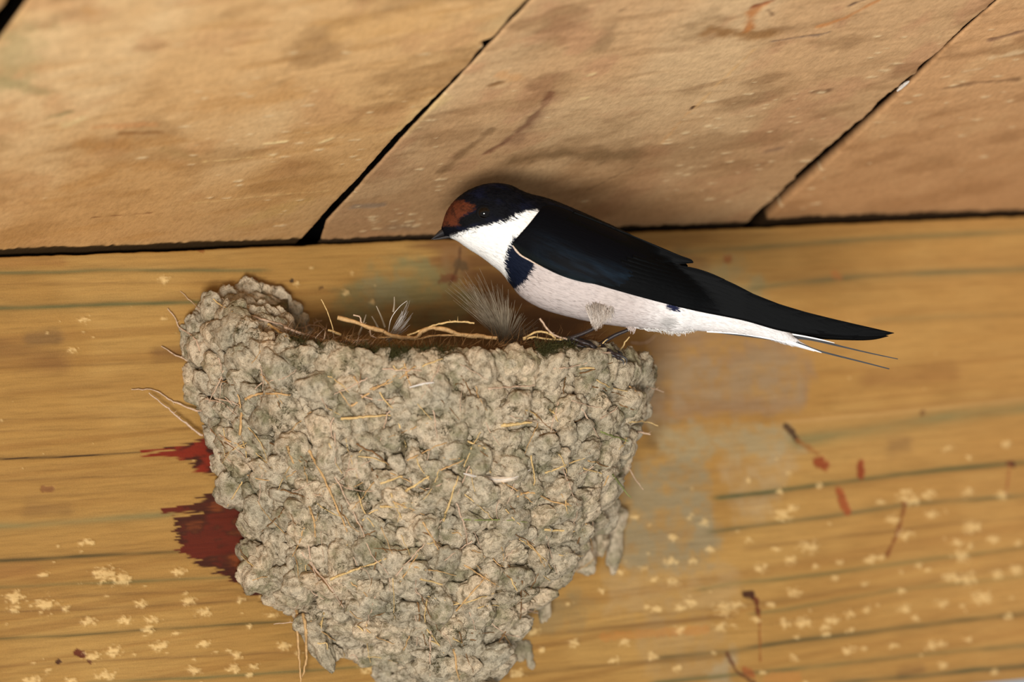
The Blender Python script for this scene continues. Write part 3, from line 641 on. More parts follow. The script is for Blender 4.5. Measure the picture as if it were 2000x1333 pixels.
PV2 = [pellet_shape(V2i, i) for i in range(18)]
_V = [CV.reshape(-1, 3)]; _F = [CF[:, [0, 1, 2]], CF[:, [0, 2, 3]]]; _o = len(_V[0])
for i, (p, R, s) in enumerate(pell): _V.append((PV2[i % 18]*s)@R.T+p); _F.append(F2i+_o); _o += len(V2i)
bvh = BVHTree.FromPolygons(np.concatenate(_V).tolist(), np.concatenate(_F).tolist())
# ---- straws and rootlets
def strand_pts(pts, lift, wob=.0, fall=None):
    pts = np.asarray(pts, float); L = np.hypot(*np.diff(pts, axis=0).T).sum(); n = max(8, int(L/5)); Q = spline(pts, n)
    dep = np.full(n, np.nan)
    for i, (x, y) in enumerate(Q):
        h = hit(x, y)
        if h is not None: dep[i] = (h-CAM)@CD
    ok = ~np.isnan(dep)
    if isinstance(fall, float): dep = np.where(ok, np.minimum(dep, fall+.02), fall); dep[:] = np.minimum(dep, fall) if fall else dep
    elif not ok.any():
        dep = np.array([(on_wall(x, y, .004)-CAM)@CD for x, y in Q])
    else: dep = np.interp(np.arange(n), np.nonzero(ok)[0], dep[ok])
    wall_d = np.array([(on_wall(x, y, .0008)-CAM)@CD for x, y in Q]); dep = np.minimum(dep, wall_d)
    for _ in range(5):                          # a stiff stalk bridges the hollows between the lumps
        sm = dep.copy(); sm[1:-1] = (dep[:-2]+dep[1:-1]+dep[2:])/3; sm[0] = (dep[0]+dep[1])/2; sm[-1] = (dep[-1]+dep[-2])/2; dep = np.minimum(dep, sm)
    P = np.array([CAM+ray(x, y)*(d-lift) for (x, y), d in zip(Q, dep)])
    if wob: P = P+wob*.7*np.stack([noise3(P[:, 0]*1300, P[:, 1]*1300, P[:, 2]*1300, s_) for s_ in (4, 5, 6)], -1)
    if wob: P = P+wob*np.stack([fbm3(P[:, 0]*400, P[:, 1]*400, P[:, 2]*400, s_) for s_ in (1, 2, 3)], -1)
    return P
def add_strand(name, pts, rpx, mat, lift=.0003, wob=.0003, fall=None, taper=True):
    P = strand_pts(pts, lift, wob, fall); n = len(P); t = np.linspace(0, 1, n)
    R = 1.2*rpx*PX*(np.clip(1.1-.6*t, .3, 1) if taper else 1)*(1+.15*np.sin(t*37))
    V, F = tube_data(P, R, 6)
    if name == 'rootlet' and rpx > .9:            # short side hairs of the root belong to its own mesh
        for q in range(rng.randint(1, 4)):
            i = rng.randint(2, n-2); dv = rng.normal(0, 1, 3); dv -= CD*(dv@CD)*.6; dv /= np.linalg.norm(dv); hl = rng.uniform(.0006, .0016)
            hv, hf = tube_data(np.array([P[i], P[i]+dv*hl*.5, P[i]+dv*hl+CU*.0002]), np.array([R[i] if np.ndim(R) else R, .00012, .00006])*.6, 4)
            F = np.concatenate([F, hf+len(V)]); V = np.concatenate([V, hv])
    o = mesh_np(name, V, F, mat=mat); fix_parent(o, nest); return o
DW = lambda x, y, out: float((on_wall(x, y, out)-CAM)@CD)
ST = [('rootlet', [(390, 687), (387, 676), (381, 662), (364, 648), (348, 638), (342, 622), (327, 603)], 1.5, ROOT), ('rootlet', [(369, 706), (356, 698), (336, 690), (315, 677)], 1.5, ROOT),
      ('rootlet', [(395, 803), (380, 802), (345, 787), (325, 777), (300, 762), (257, 762)], 1.6, ROOT), ('rootlet', [(395, 852), (350, 818), (330, 800), (290, 768)], 1.8, ROOT), ('rootlet', [(398, 614), (370, 586), (352, 569)], .7, ROOT),
      ('straw', [(416, 586), (434, 597), (455, 610)], 1.3, STRAW), ('rootlet', [(490, 617), (524, 628), (552, 636), (580, 653), (583, 662)], 2.0, ROOT), ('straw', [(525, 634), (546, 650), (569, 664), (580, 670)], 2.4, STRAW),
      ('rootlet', [(642, 662), (630, 642), (608, 635), (591, 642), (576, 639)], 1.2, ROOT), ('rootlet', [(636, 662), (614, 648), (597, 625)], 1.1, ROOT), ('rootlet', [(614, 642), (615, 631), (628, 627)], 1., ROOT),
      ('straw', [(667, 818), (765, 811)], 2.2, STRAW), ('rootlet', [(686, 793), (726, 765), (773, 734)], 1.7, ROOT_TAN), ('rootlet', [(479, 779), (510, 769), (566, 772)], 2.4, ROOT_TAN), ('rootlet', [(468, 849), (471, 804), (465, 771)], 2.2, ROOT_TAN),
      ('rootlet', [(400, 780), (434, 788), (462, 812)], 1.3, ROOT), ('rootlet', [(420, 779), (456, 786), (470, 796)], 1.1, ROOT), ('straw', [(644, 1131), (755, 1092)], 2.2, STRAW), ('straw', [(605, 989), (614, 1026), (617, 1050)], 2., ROOT_TAN),
      ('straw', [(603, 880), (640, 950), (678, 1040)], 2.2, ROOT_TAN), ('rootlet', [(654, 931), (702, 1026), (726, 1084), (756, 1118), (762, 1155)], 1.2, ROOT), ('rootlet', [(590, 1080), (637, 1138), (671, 1186)], 2.4, ROOT),
      ('rootlet', [(580, 1190), (580, 1220), (583, 1271), (588, 1333)], 2.6, ROOT_TAN), ('rootlet', [(592, 1200), (597, 1230), (598, 1288), (590, 1322)], 2.6, ROOT_TAN), ('rootlet', [(576, 1216), (535, 1220)], 1., ROOT), ('rootlet', [(505, 1113), (488, 1101), (471, 1086)], 1.2, STRAW),
      ('straw', [(474, 941), (444, 989)], 1.3, STRAW), ('straw', [(743, 989), (804, 992)], 2., STRAW), ('straw', [(763, 965), (784, 1013)], 1.6, STRAW), ('straw', [(743, 945), (787, 931)], 2.2, STRAW), ('straw', [(790, 962), (838, 931)], 2.4, STRAW),
      ('straw', [(865, 1019), (896, 931)], 1.9, STRAW), ('rootlet', [(773, 1125), (862, 1026)], 1.3, ROOT), ('straw', [(821, 1131), (865, 1143)], 1.8, STRAW), ('straw', [(1063, 1036), (1123, 1037)], 2., STRAW), ('rootlet', [(905, 1016), (980, 1016), (1029, 1021)], 1.2, GREEN),
      ('rootlet', [(891, 984), (905, 1023), (914, 1062)], 1.6, ROOT), ('rootlet', [(1010, 970), (1040, 963), (1083, 982), (1132, 991)], 1.7, ROOT_TAN), ('straw', [(1125, 910), (1175, 926)], 2., STRAW), ('straw', [(1065, 924), (1161, 888)], 1.5, STRAW),
      ('rootlet', [(1228, 913), (1246, 945), (1258, 958)], 1., ROOT), ('grass_stem', [(1196, 927), (1232, 974)], 1.4, GREEN), ('rootlet', [(891, 1194), (937, 1140), (951, 1123)], 1.6, ROOT_TAN), ('straw', [(997, 1130), (1010, 1155)], 1.6, STRAW), ('straw', [(1019, 1190), (1051, 1199)], 1.8, ROOT),
      ('rootlet', [(841, 1233), (839, 1321)], 1.8, ROOT), ('rootlet', [(887, 1270), (896, 1330)], 1.8, ROOT_TAN), ('rootlet', [(1259, 753), (1297, 766)], 1.2, ROOT), ('rootlet', [(1230, 825), (1259, 824), (1285, 833)], 1.3, STRAW), ('rootlet', [(1243, 843), (1270, 848)], 2., ROOT),
      ('grass_stem', [(1173, 843), (1227, 863)], 1.7, GREEN), ('straw', [(1132, 720), (1161, 720)], 1.8, STRAW), ('straw', [(978, 832), (1038, 826)], 3.2, STRAW), ('straw', [(1167, 678), (1188, 663)], 1.3, STRAW), ('straw', [(1159, 687), (1186, 690), (1211, 693)], 2.1, ROOT),
      ('straw', [(1211, 684), (1229, 659)], 1.6, STRAW), ('rootlet', [(1232, 670), (1259, 670), (1281, 655)], 1.4, ROOT), ('straw', [(899, 855), (950, 878)], 2., STRAW), ('straw', [(561, 870), (572, 905)], 2.6, ROOT_TAN), ('straw', [(846, 800), (855, 858)], 1.3, ROOT),
      ('rootlet', [(654, 845), (655, 905)], 1.4, ROOT), ('straw', [(958, 925), (952, 890)], 1.2, STRAW), ('rootlet', [(1100, 915), (1112, 950), (1128, 985)], 1.3, ROOT), ('rootlet', [(1036, 890), (1044, 940), (1034, 965)], 1.4, STRAW), ('rootlet', [(1128, 985), (1126, 1010), (1115, 1030)], 1., ROOT)]
for nm, pts, r, m in ST: add_strand(nm, pts, r, m)
rim_d = DW(760, 690, .055)
RS = [('rootlet', [(659, 621), (690, 628), (722, 640), (749, 648), (771, 658), (811, 660), (825, 648), (843, 641), (870, 644), (900, 654), (938, 657), (970, 662)], 3.4, ROOT_TAN), ('rootlet', [(795, 655), (825, 645), (857, 633), (892, 629), (927, 632)], 1.5, STRAW),
      ('rootlet', [(740, 661), (771, 659), (811, 663), (843, 657), (884, 655), (930, 660)], 1.7, ROOT_TAN), ('rootlet', [(690, 616), (703, 620), (706, 632), (722, 642)], 1.3, ROOT), ('rootlet', [(724, 642), (724, 655), (735, 660)], 1.3, ROOT),
      ('rootlet', [(1108, 664), (1086, 656), (1070, 644), (1055, 622)], 1.6, ROOT), ('rootlet', [(1086, 661), (1073, 653), (1051, 649), (1021, 661)], 1.7, STRAW), ('rootlet', [(1100, 664), (1070, 663), (1043, 659), (1021, 664)], 1.6, STRAW),
      ('straw', [(641, 645), (667, 655)], 2.2, STRAW), ('straw', [(672, 660), (690, 672)], 2.4, STRAW), ('rootlet', [(555, 640), (600, 655), (650, 668), (720, 664)], 2., ROOT), ('rootlet', [(560, 655), (620, 668), (690, 664)], 1.6, ROOT_TAN), ('rootlet', [(627, 585), (640, 610), (650, 645)], .8, STRAW)]
for nm, pts, r, m in RS: add_strand(nm, pts, r, m, .0, .0002, rim_d, taper=False)
for k in range(300):
    x, y = rng.uniform(400, 1230), rng.uniform(700, 1290); a = rng.normal(.9, .9); L = rng.uniform(16, 90)
    pts = [(x, y), (x+cos(a)*L*.5+rng.normal(0, 3), y+sin(a)*L*.5+rng.normal(0, 3)), (x+cos(a)*L, y+sin(a)*L)]
    if any(hit(*q) is None for q in pts): continue
    st_ = rng.rand(); add_strand('straw' if st_ < .5 else 'rootlet', pts, rng.uniform(.6, 1.5), [STRAW, ROOT, LINING, ROOT_TAN][rng.randint(4)], rng.uniform(-.0002, .0006), .0004)

# ---- moss and lining along the rim (uncountable fibres)
def fuzz(name, centers, dirs, L, r, n, mat, seed, spread=.8):
    g = np.random.RandomState(seed); V, F, off = [], [], 0
    for k in range(n):
        i = g.randint(len(centers)); c0 = centers[i]+g.normal(0, .0012, 3); d = dirs[i]+g.normal(0, spread, 3); d /= np.linalg.norm(d)
        l = L*g.uniform(.4, 1.2); b = np.cross(d, g.normal(0, 1, 3)); b /= np.linalg.norm(b); rr = r*g.uniform(.6, 1.3)
        P = np.array([c0, c0+d*l*.5+b*l*.12*g.normal(), c0+d*l+b*l*.3*g.normal()])
        s_ = np.cross(d, b); v = np.array([P[0]-b*rr, P[0]+b*rr, P[1]+b*rr*.8, P[1]-b*rr*.8, P[2], P[0]+s_*rr, P[1]+s_*rr*.8])
        V.append(v); F += [[off+a_ for a_ in f] for f in ([0, 1, 2, 3], [3, 2, 4], [1, 5, 6, 2], [5, 0, 3, 6], [2, 6, 4], [6, 3, 4])]; off += 7
    o = mesh_np(name, np.concatenate(V), F, mat=mat); o['kind'] = 'stuff'; fix_parent(o, nest); return o
def rimc(px, lift=0., inset=.003):
    out = []
    for x in px:
        best = min(np.linspace(.2, 2.6, 120), key=lambda ph: abs(proj(nest_xyz(np.array(ph), rim_z(ph), inset))[0]-x))
        p = nest_xyz(np.array(best), rim_z(best)+lift, inset); out.append(p)
    return out
mc = rimc(list(np.linspace(560, 720, 10))+list(np.linspace(740, 880, 14))+list(np.linspace(1060, 1110, 5)), -.0005, .0005)
mc = [c_+np.array([0, 0, .0012]) for c_ in mc]
fuzz('moss', mc, [np.array([0, -.5, .7])]*len(mc), .0038, .00010, 5200, MOSS, 3)
mp_ = [h for h in (hit(x, y, .001) for x, y in [(860, 690), (865, 705), (780, 852), (790, 860), (500, 655), (575, 700), (590, 720), (600, 910), (690, 880), (1100, 740), (470, 640), (840, 1270), (850, 1300), (845, 1240), (1160, 900), (560, 800)]) if h is not None]
for _ in range(46):
    x, y = rng.uniform(400, 1230), rng.uniform(700, 1300); h_ = hit(x, y, .0006)
    if h_ is not None: mp_.append(h_)
fuzz('moss', mp_, [-CD]*len(mp_), .0018, .00009, 2600, MOSS, 8)
lc = rimc(np.linspace(560, 1150, 40), .0012, .006)
fuzz('nest_lining', lc, [np.array([.6, -.1, .15])]*len(lc), .010, .00012, 1500, LINING, 5, .55)
lc2 = rimc(np.linspace(540, 720, 20), .0005, .006)
fuzz('nest_lining', lc2, [np.array([.8, -.1, .3])]*len(lc2), .008, .00013, 420, ROOT, 9, .5)

# ---- loose feathers
def feather_fan(name, base, tips, dpt, mat, label, n, rpx, seed, curl=.2, jitter=6):
    g = np.random.RandomState(seed); V, F, off = [], [], 0
    bp = CAM+ray(*base)*dpt; T = spline(np.array(tips, float), 60)
    for k in range(n):
        tp = T[g.randint(60)]+g.normal(0, jitter, 2); t0 = g.uniform(.45, 1.05)
        e = np.array([base[0]+(tp[0]-base[0])*t0, base[1]+(tp[1]-base[1])*t0]); side = np.array([-(e[1]-base[1]), e[0]-base[0]])
        dz = g.normal(0, .004)
        m_ = np.array(base)*.5+e*.5+side*curl*g.uniform(-.3, 1)*.5
        pts = np.array([bp+g.normal(0, .0006, 3), CAM+ray(*m_)*(dpt+dz*.5), CAM+ray(*e)*(dpt+dz)])
        v, f = tube_data(spline(pts, 6), rpx*PX*np.linspace(1, .3, 6), 3); V.append(v); F.append(f+off); off += len(v)
    o = mesh_np(name, np.concatenate(V), np.concatenate(F), mat=mat)
    return o
fd = DW(960, 640, .05)
ft = empty('feather', tuple(CAM+ray(985, 668)*fd)); tag(ft, 'fluffy grey-brown down feather rising behind the rim under the bird breast', 'feather')
o = feather_fan('down_barbs', (985, 672), [(885, 570), (905, 555), (925, 545), (950, 560), (975, 570), (1000, 600), (1040, 630), (1050, 650)], fd, DOWN, '', 420, .55, 21, .12, 10); fix_parent(o, ft); o['kind'] = 'stuff'
v, f = tube_data(spline(np.array([CAM+ray(*p)*fd for p in [(990, 675), (965, 640), (935, 590), (925, 560)]]), 14), np.linspace(.00022, .00006, 14), 6); o = mesh_np('quill', v, f, mat=DOWN); fix_parent(o, ft)
fd2 = DW(760, 640, .045)
ft = empty('feather', tuple(CAM+ray(755, 655)*fd2)); tag(ft, 'small wispy white feather standing up behind the long root on the rim', 'feather')
o = feather_fan('down_barbs', (757, 662), [(795, 585), (800, 600), (805, 620), (803, 640)], fd2, DOWNW, '', 46, .45, 22, .22, 3); fix_parent(o, ft); o['kind'] = 'stuff'
v, f = tube_data(spline(np.array([CAM+ray(*p)*fd2 for p in [(757, 664), (763, 625), (780, 600), (795, 588)]]), 14), np.linspace(.00018, .00006, 14), 6); o = mesh_np('quill', v, f, mat=DOWNW); fix_parent(o, ft)
def vane_feather(label, pts, wpx, mat, depth=None, lift=.0008):
    P2 = spline(np.array(pts, float), 24); H = []
    for x, y in P2:
        h = hit(x, y, lift) if depth is None else CAM+ray(x, y)*depth
        H.append(h if h is not None else CAM+ray(x, y)*fd)
    H = np.array(H)
    for _ in range(4): H[1:-1] = (H[:-2]+H[1:-1]*2+H[2:])/4
    T = np.gradient(H, axis=0); T /= np.linalg.norm(T, axis=1)[:, None]; S = np.cross(T, -CD); S /= np.linalg.norm(S, axis=1)[:, None]
    t = np.linspace(0, 1, 24); w = wpx*PX*np.sin(pi*np.clip(t*.95+.03, 0, 1))**.6
    root = empty('feather', tuple(H[0])); tag(root, label, 'feather')
    g = np.random.RandomState(int(pts[0][0]))
    rows_ = []
    for a in (-1, -.5, 0, .5, 1):
        rows_.append(H+S*(w*a*(1+.1*g.normal(size=24)))[:, None]-CD*(.0004*(abs(a)))*-1)
    G = np.stack(rows_, 1); o = mesh_np('vane', G, grid_faces(24, 5), mat=mat); fix_parent(o, root)
    sm = o.modifiers.new('s', 'SOLIDIFY'); sm.thickness = .00008
    v, f = tube_data(H-CD*.0002, np.linspace(.00022, .00007, 24), 6); o = mesh_np('quill', v, f, mat=DOWNW); fix_parent(o, root)
vane_feather('curved brown and white feather lying across the front of the nest', [(905, 925), (935, 932), (975, 938), (1010, 932), (1035, 918)], 5.5, plain('brown_white_vane', srgb(190, 172, 150), .7, .2, 300, 0, .45))
vane_feather('thin pale feather pressed flat on upper mud pellets', [(800, 757), (825, 750), (848, 747)], 2.2, DOWNW)
q_ = np.array(on_plane(1765, 168, N_DN, -M_UP*0-N_DN*.0)); dq = float((q_-CAM)@CD)-.002
vane_feather('tiny white feather caught in the joint of the ceiling boards', [(1752, 178), (1763, 168), (1776, 158)], 3.2, DOWNW, dq)
sx = empty('feather_tuft', tuple(on_wall(640, 600, .004)));  tag(sx, 'row of short pale feather tips poking up from the nest cup', 'feather')
for (a, b, w_) in [((700, 655), (715, 615), 3.), ((752, 640), (735, 598), 2.6), ((768, 610), (770, 580), 2.4), ((740, 645), (726, 618), 3.)]:
    P = np.array([CAM+ray(*a)*(fd2+.006), CAM+ray((a[0]+b[0])/2+1, (a[1]+b[1])/2)*(fd2+.006), CAM+ray(*b)*(fd2+.006)])
    v, f = tube_data(spline(P, 8), w_*PX*np.linspace(.9, .35, 8), 6); o = mesh_np('barb_tip', v, f, mat=DOWN); fix_parent(o, sx)
# blob of mud splashed on the timber
V = []; root = empty('mud_splat', tuple(on_wall(1020, 1280)))
tag(root, 'small grey mud splat stuck to the timber below the nest', 'mud splat')
SV, SF, off = [], [], 0
for (x, y, r, el) in [(1016, 1270, 15, 1), (1030, 1266, 12, 1.1), (1034, 1285, 10, 1.5), (1038, 1298, 8, 1.3), (1008, 1278, 9, 1)]:
    v = pellet_shape(V3, int(x) % 23)*np.array([r*PX, r*PX*el, .0012]); R = np.stack([np.array([1, 0, 0.]), np.array([0, 0, 1.]), np.array([0, -1., 0])], 1)
    v = v@R.T+on_wall(x, y, .0004); SV.append(v); SF.append(F3+off); off += len(v)
o = mesh_np('dried_splash', np.concatenate(SV), np.concatenate(SF), mat=MUD); fix_parent(o, root)

# ------------------------------------------------------------------ the swallow
ph_f = min(np.linspace(1.2, 2.2, 200), key=lambda ph: abs(proj(nest_xyz(np.array(ph), rim_z(ph)))[0]-1165))
foot_p = nest_xyz(np.array(ph_f), rim_z(ph_f)); BD = float((foot_p-CAM)@CD)-.001
def BP(x, y, off=0.):                 # bird's own side plane, off = pixels towards the viewer's side of the bird
    x = np.asarray(x, float); y = np.asarray(y, float); off = np.asarray(off, float)
    v = CD+CR*((x-1000)/FPX)[..., None]+CU*((666.5-y)/FPX)[..., None]
    return CAM+v*BD-CD*(off*BD/FPX)[..., None]
cam_data.dof.use_dof = True; cam_data.dof.focus_distance = BD; cam_data.dof.aperture_fstop = 8.0
bird = tag(empty('swallow', tuple(BP(1170, 690))), 'blue-black and white swallow with chestnut forehead perched on the nest rim', 'bird')
ST_B = np.array([(862, 449, 866, 461, 5), (864, 440, 876, 464, 15), (873, 412, 893, 471, 30), (893, 387, 914, 486, 43), (922, 368, 938, 501, 52), (958, 358, 962, 519, 58), (994, 361, 980, 534, 62), (1030, 377, 996, 554, 66), (1072, 388, 1018, 580, 74),
                 (1120, 407, 1060, 604, 82), (1175, 431, 1118, 621, 84), (1228, 456, 1176, 633, 80), (1282, 488, 1232, 640, 70), (1335, 522, 1284, 644, 57), (1372, 548, 1322, 651, 48), (1400, 566, 1350, 646, 40), (1450, 592, 1410, 650, 30), (1505, 622, 1478, 658, 21), (1536, 644, 1516, 667, 14), (1553, 661, 1544, 675, 8), (1592, 683, 1590, 687, 2)], float)
NS, NA = 560, 150
S = spline(ST_B, NS)
aa = np.arange(NA)*2*pi/NA
mx_, my_ = (S[:, 0]+S[:, 2])/2, (S[:, 1]+S[:, 3])/2; hx, hy = (S[:, 0]-S[:, 2])/2, (S[:, 1]-S[:, 3])/2
ca, sa = np.cos(aa), np.sin(aa)
sa2 = np.sign(sa)*np.abs(sa)**.9
BX = mx_[:, None]+hx[:, None]*ca; BY = my_[:, None]+hy[:, None]*ca; BO = S[:, 4:5]*sa2
def body_depth(x, y):
    i = np.argmin(np.abs((x-mx_)*hy-(y-my_)*hx)/np.hypot(hx, hy)); c_ = np.clip(((x-mx_[i])*hx[i]+(y-my_[i])*hy[i])/(hx[i]**2+hy[i]**2), -1, 1)
    return S[i, 4]*(1-c_*c_)**.45
WHITE_P = [(878, 463), (893, 457), (917, 448), (950, 442), (970, 436), (994, 430), (1008, 420), (1030, 413), (1050, 411), (1056, 417), (1053, 428), (1033, 446), (1012, 461), (997, 477), (989, 494), (985, 512), (988, 530), (993, 547), (990, 570), (920, 560), (850, 480)]
BAND_P = [(1003, 462), (990, 490), (984, 514), (987, 530), (990, 546), (985, 570), (1003, 566), (1020, 556), (1031, 541), (1045, 515), (1060, 490), (1040, 460)]
RUF_P = [(860, 447), (862, 425), (870, 405), (884, 392), (901, 391), (917, 399), (931, 402), (923, 415), (905, 423), (899, 431), (897, 443), (880, 444)]
LOWER = [(1040, 514), (1063, 500), (1130, 520), (1300, 560), (1500, 612), (1620, 650), (1640, 720), (1300, 720), (1000, 640), (980, 560), (1018, 556), (1031, 541)]
def bird_colour(x, y, o):
    u = x*cos(.42)+y*sin(.42); v = -x*sin(.42)+y*cos(.42)
    jx = 2.6*noise3(u*.10, v*.55, o*.3, 401)+1.6*noise3(u*.3, v*1.1, o*.5, 403); X, Y = x+jx, y+jx*.5
    c = np.broadcast_to(srgb(6, 7, 13), x.shape+(3,)).copy()
    blue = fbm3(u*.03, v*.06, o*.03, 405); c = mix(c, srgb(15, 19, 40), sstep(-.2, .6, blue)*.8)
    low = sstep(-2, 2.5, poly_sd(X, Y, LOWER)); bel = np.broadcast_to(srgb(196, 183, 177), x.shape+(3,)).copy()
    bel = mix(bel, srgb(236, 230, 226), sstep(1220, 1330, x)); bel = mix(bel, srgb(166, 158, 156), sstep(.1, .7, fbm3(u*.06, v*.3, o*.1, 407))*.35)
    bel = mix(bel, srgb(190, 178, 170), (1-sstep(10, 34, np.hypot(x-1190, (y-585)*1.2)))*.3)
    bel = mix(bel, srgb(120, 118, 112), (1-sstep(3, 17, np.hypot((x-1303)/1.6, y-630)))*.5)
    bel = mix(bel, srgb(28, 32, 60), 1-sstep(.7, 1.1, np.hypot((x-1312)/16, (y-601-(x-1312)*.15)/6.5)+.25*noise3(u*.2, v*.8, o, 409)))
    c = mix(c, bel, low)
    c = mix(c, srgb(247, 245, 240), sstep(-1.5, 2.5, poly_sd(X, Y, WHITE_P)))
    c = mix(c, srgb(14, 21, 38), sstep(-2, 2.5, poly_sd(X, Y, BAND_P)))
    rf = sstep(-1.5, 3.5, poly_sd(X, Y, RUF_P)); rfc = mix(np.broadcast_to(srgb(92, 46, 26), x.shape+(3,)), srgb(58, 30, 18), sstep(-.2, .5, fbm3(u*.12, v*.3, o*.1, 411)))
    c = c*(1-rf[..., None])+rfc*rf[..., None]
    # black lores and chin edge speckle
    lore = (1-sstep(7, 13, line_d(x, y, [(903, 436), (925, 428), (946, 420)]))); c = mix(c, srgb(6, 6, 8), lore*(1-rf*.4))
    gp = (1-sstep(2, 6, line_d(x, y, [(880, 462), (905, 455), (930, 452)])))*sstep(-.1, .3, noise3(u*.5, v*.5, o*.5, 415)); c = mix(c, srgb(110, 106, 104), gp*.7)
    return c
def feather_mat(name, rough, spec, sheen, u_scale, bd, use_col=True, base=None, coat=0):
    t = NT(name); tc = t.n('ShaderNodeTexCoord')
    mp = t.n('ShaderNodeMapping'); ang = math.atan2(1, 1)
    # stretch along the bird's length (camera-independent body axis)
    ax = BP(1400., 600.)-BP(1000., 430.); ax /= np.linalg.norm(ax)
    q = Vector((1, 0, 0)).rotation_difference(Vector(ax)).inverted().to_euler(); mp.vector_type = 'POINT'; mp.inputs['Rotation'].default_value = q
    t.l(tc.outputs['Object'], mp.inputs[0]); m2 = t.n('ShaderNodeMapping'); m2.inputs['Scale'].default_value = (u_scale, 1, 1); t.l(mp.outputs[0], m2.inputs[0])
    f = t.noise(m2.outputs[0], 2200, 3, .6); f2 = t.noise(m2.outputs[0], 700, 3, .6)
    if use_col:
        a = t.n('ShaderNodeAttribute', _attribute_name='col'); src = a.outputs['Color']
    else:
        r_ = t.n('ShaderNodeRGB'); r_.outputs[0].default_value = (*base, 1); src = r_.outputs[0]
    c = t.mixc(1., src, t.ramp(f, [(.3, (.84,)*3), (.7, (1.08,)*3)]), 'MULTIPLY')
    nb = t.bump(f, bd, .7); nb = t.bump(f2, bd*2, .5, nb)
    m = t.done(c, nb, rough, spec)
    if sheen: t.b.inputs['Sheen Weight'].default_value = sheen; t.b.inputs['Sheen Roughness'].default_value = .5
    return m
PLUM = feather_mat('plumage', .75, .12, .0, .16, .00010)
body = mesh_np('body', BP(BX, BY, BO), np.concatenate([grid_faces(NS, NA, wrap_v=True)]), bird_colour(BX, BY, BO), mat=PLUM)
bmv = body.data
fix_parent(body, bird)
# overlapping contour barbs that soften every colour edge
def barbs(n, seed, Lr, wr, region=None, lift=.25):
    g = np.random.RandomState(seed); V = []; C = []
    i = g.randint(6, NS-30, n); j = g.randint(0, NA, n)
    P0 = BP(BX[i, j], BY[i, j], BO[i, j]); i2 = np.minimum(i+5, NS-1); P1 = BP(BX[i2, j], BY[i2, j], BO[i2, j])
    ctr = BP(mx_[i], my_[i], 0*mx_[i]); nrm = P0-ctr; nrm /= np.linalg.norm(nrm, axis=1)[:, None]
    t = P1-P0; t /= np.linalg.norm(t, axis=1)[:, None]; s = np.cross(t, nrm); s /= np.linalg.norm(s, axis=1)[:, None]+1e-9
    yaw = g.normal(0, .18, n)[:, None]; t = t+s*yaw+nrm*(lift*g.uniform(0, 1, n)**2)[:, None]*.6; L = g.uniform(*Lr, n)[:, None]*PX; w = g.uniform(*wr, n)[:, None]*PX
    L = L*np.clip(.45+.55*sstep(870, 1010, BX[i, j]), 0, 1)[:, None]
    colr = bird_colour(BX[i, j], BY[i, j], BO[i, j])*g.uniform(.90, 1.06, n)[:, None]
    A = P0-s*w-nrm*.0001; B_ = P0+s*w-nrm*.0001; M1 = P0+t*L*.55+s*w*.7+nrm*.00008; M2 = P0+t*L*.55-s*w*.7+nrm*.00008; T_ = P0+t*L-nrm*L*.05
    V = np.stack([A, B_, M1, M2, T_], 1).reshape(-1, 3); k = np.arange(n)*5
    F = [x for a in k for x in ([a, a+1, a+2, a+3], [a+3, a+2, a+4])]
    return V, [[int(q) for q in f] for f in F], np.repeat(colr, 5, 0)
V, F, Cc = barbs(15000, 4, (8, 15), (.6, 1.3)); o = mesh_np('contour_feathers', V, F, Cc, mat=PLUM); fix_parent(o, bird); o['kind'] = 'stuff'
# beak
HORN = plain('black_horn', srgb(34, 32, 33), .38, .5, 900, .00003, .2)
def loft2(name, st, mat, parent, na=32, ns=40, power=.9):
    s_ = spline(np.array(st, float), ns); a_ = np.arange(na)*2*pi/na; m0, m1 = (s_[:, 0]+s_[:, 2])/2, (s_[:, 1]+s_[:, 3])/2
    X = m0[:, None]+(s_[:, 0]-s_[:, 2])[:, None]/2*np.cos(a_); Y = m1[:, None]+(s_[:, 1]-s_[:, 3])[:, None]/2*np.cos(a_); O = s_[:, 4:5]*np.sign(np.sin(a_))*np.abs(np.sin(a_))**power
    if s_.shape[1] > 5: O = O+s_[:, 5:6]
    V = BP(X, Y, O).reshape(-1, 3); F = [list(map(int, f)) for f in grid_faces(ns, na, wrap_v=True)]+[list(range(na))[::-1], [(ns-1)*na+i for i in range(na)]]
    o = mesh_np(name, V, F, mat=mat); fix_parent(o, parent); return o
loft2('upper_mandible', [(842, 467.5, 843, 468.5, .8), (850, 459, 853, 465, 4), (860, 449, 868, 461, 9), (872, 442, 884, 457, 15), (890, 441, 905, 452, 20), (906, 442, 918, 448, 23)], HORN, bird)
loft2('lower_mandible', [(846, 467, 846, 468.5, .8), (856, 464.5, 858, 468, 4), (870, 460.5, 875, 466, 9), (886, 456, 892, 464, 14), (903, 451.5, 908, 459, 18), (920, 447, 921, 452, 20)], plain('grey_horn', srgb(62, 60, 60), .4, .5, 900, .00003, .2), bird)
# eye
def ball(name, cx, cy, off, r, mat, parent, sq=(1, 1, 1)):
    R = np.stack([CR, CU, -CD], 1); V = V4*np.array(sq)*r*PX
    o = mesh_np(name, V@R.T+BP(cx, cy, off), F4, mat=mat); fix_parent(o, parent); return o
ED = body_depth(946, 418)
for sgn in (1, -1):
    er = ball('eyelid', 946, 417.5, sgn*(ED-4), 15.5, plain('eyelid_skin', srgb(9, 9, 11), .7, .15, 1500, .00008), bird, (1.0, .92, .45))
    ball('eye', 946, 417.5, sgn*(ED-5.5), 13, NT('wet_eye').done(tuple(srgb(8, 5, 4)), None, .05, .35), bird, (1, .95, .82))
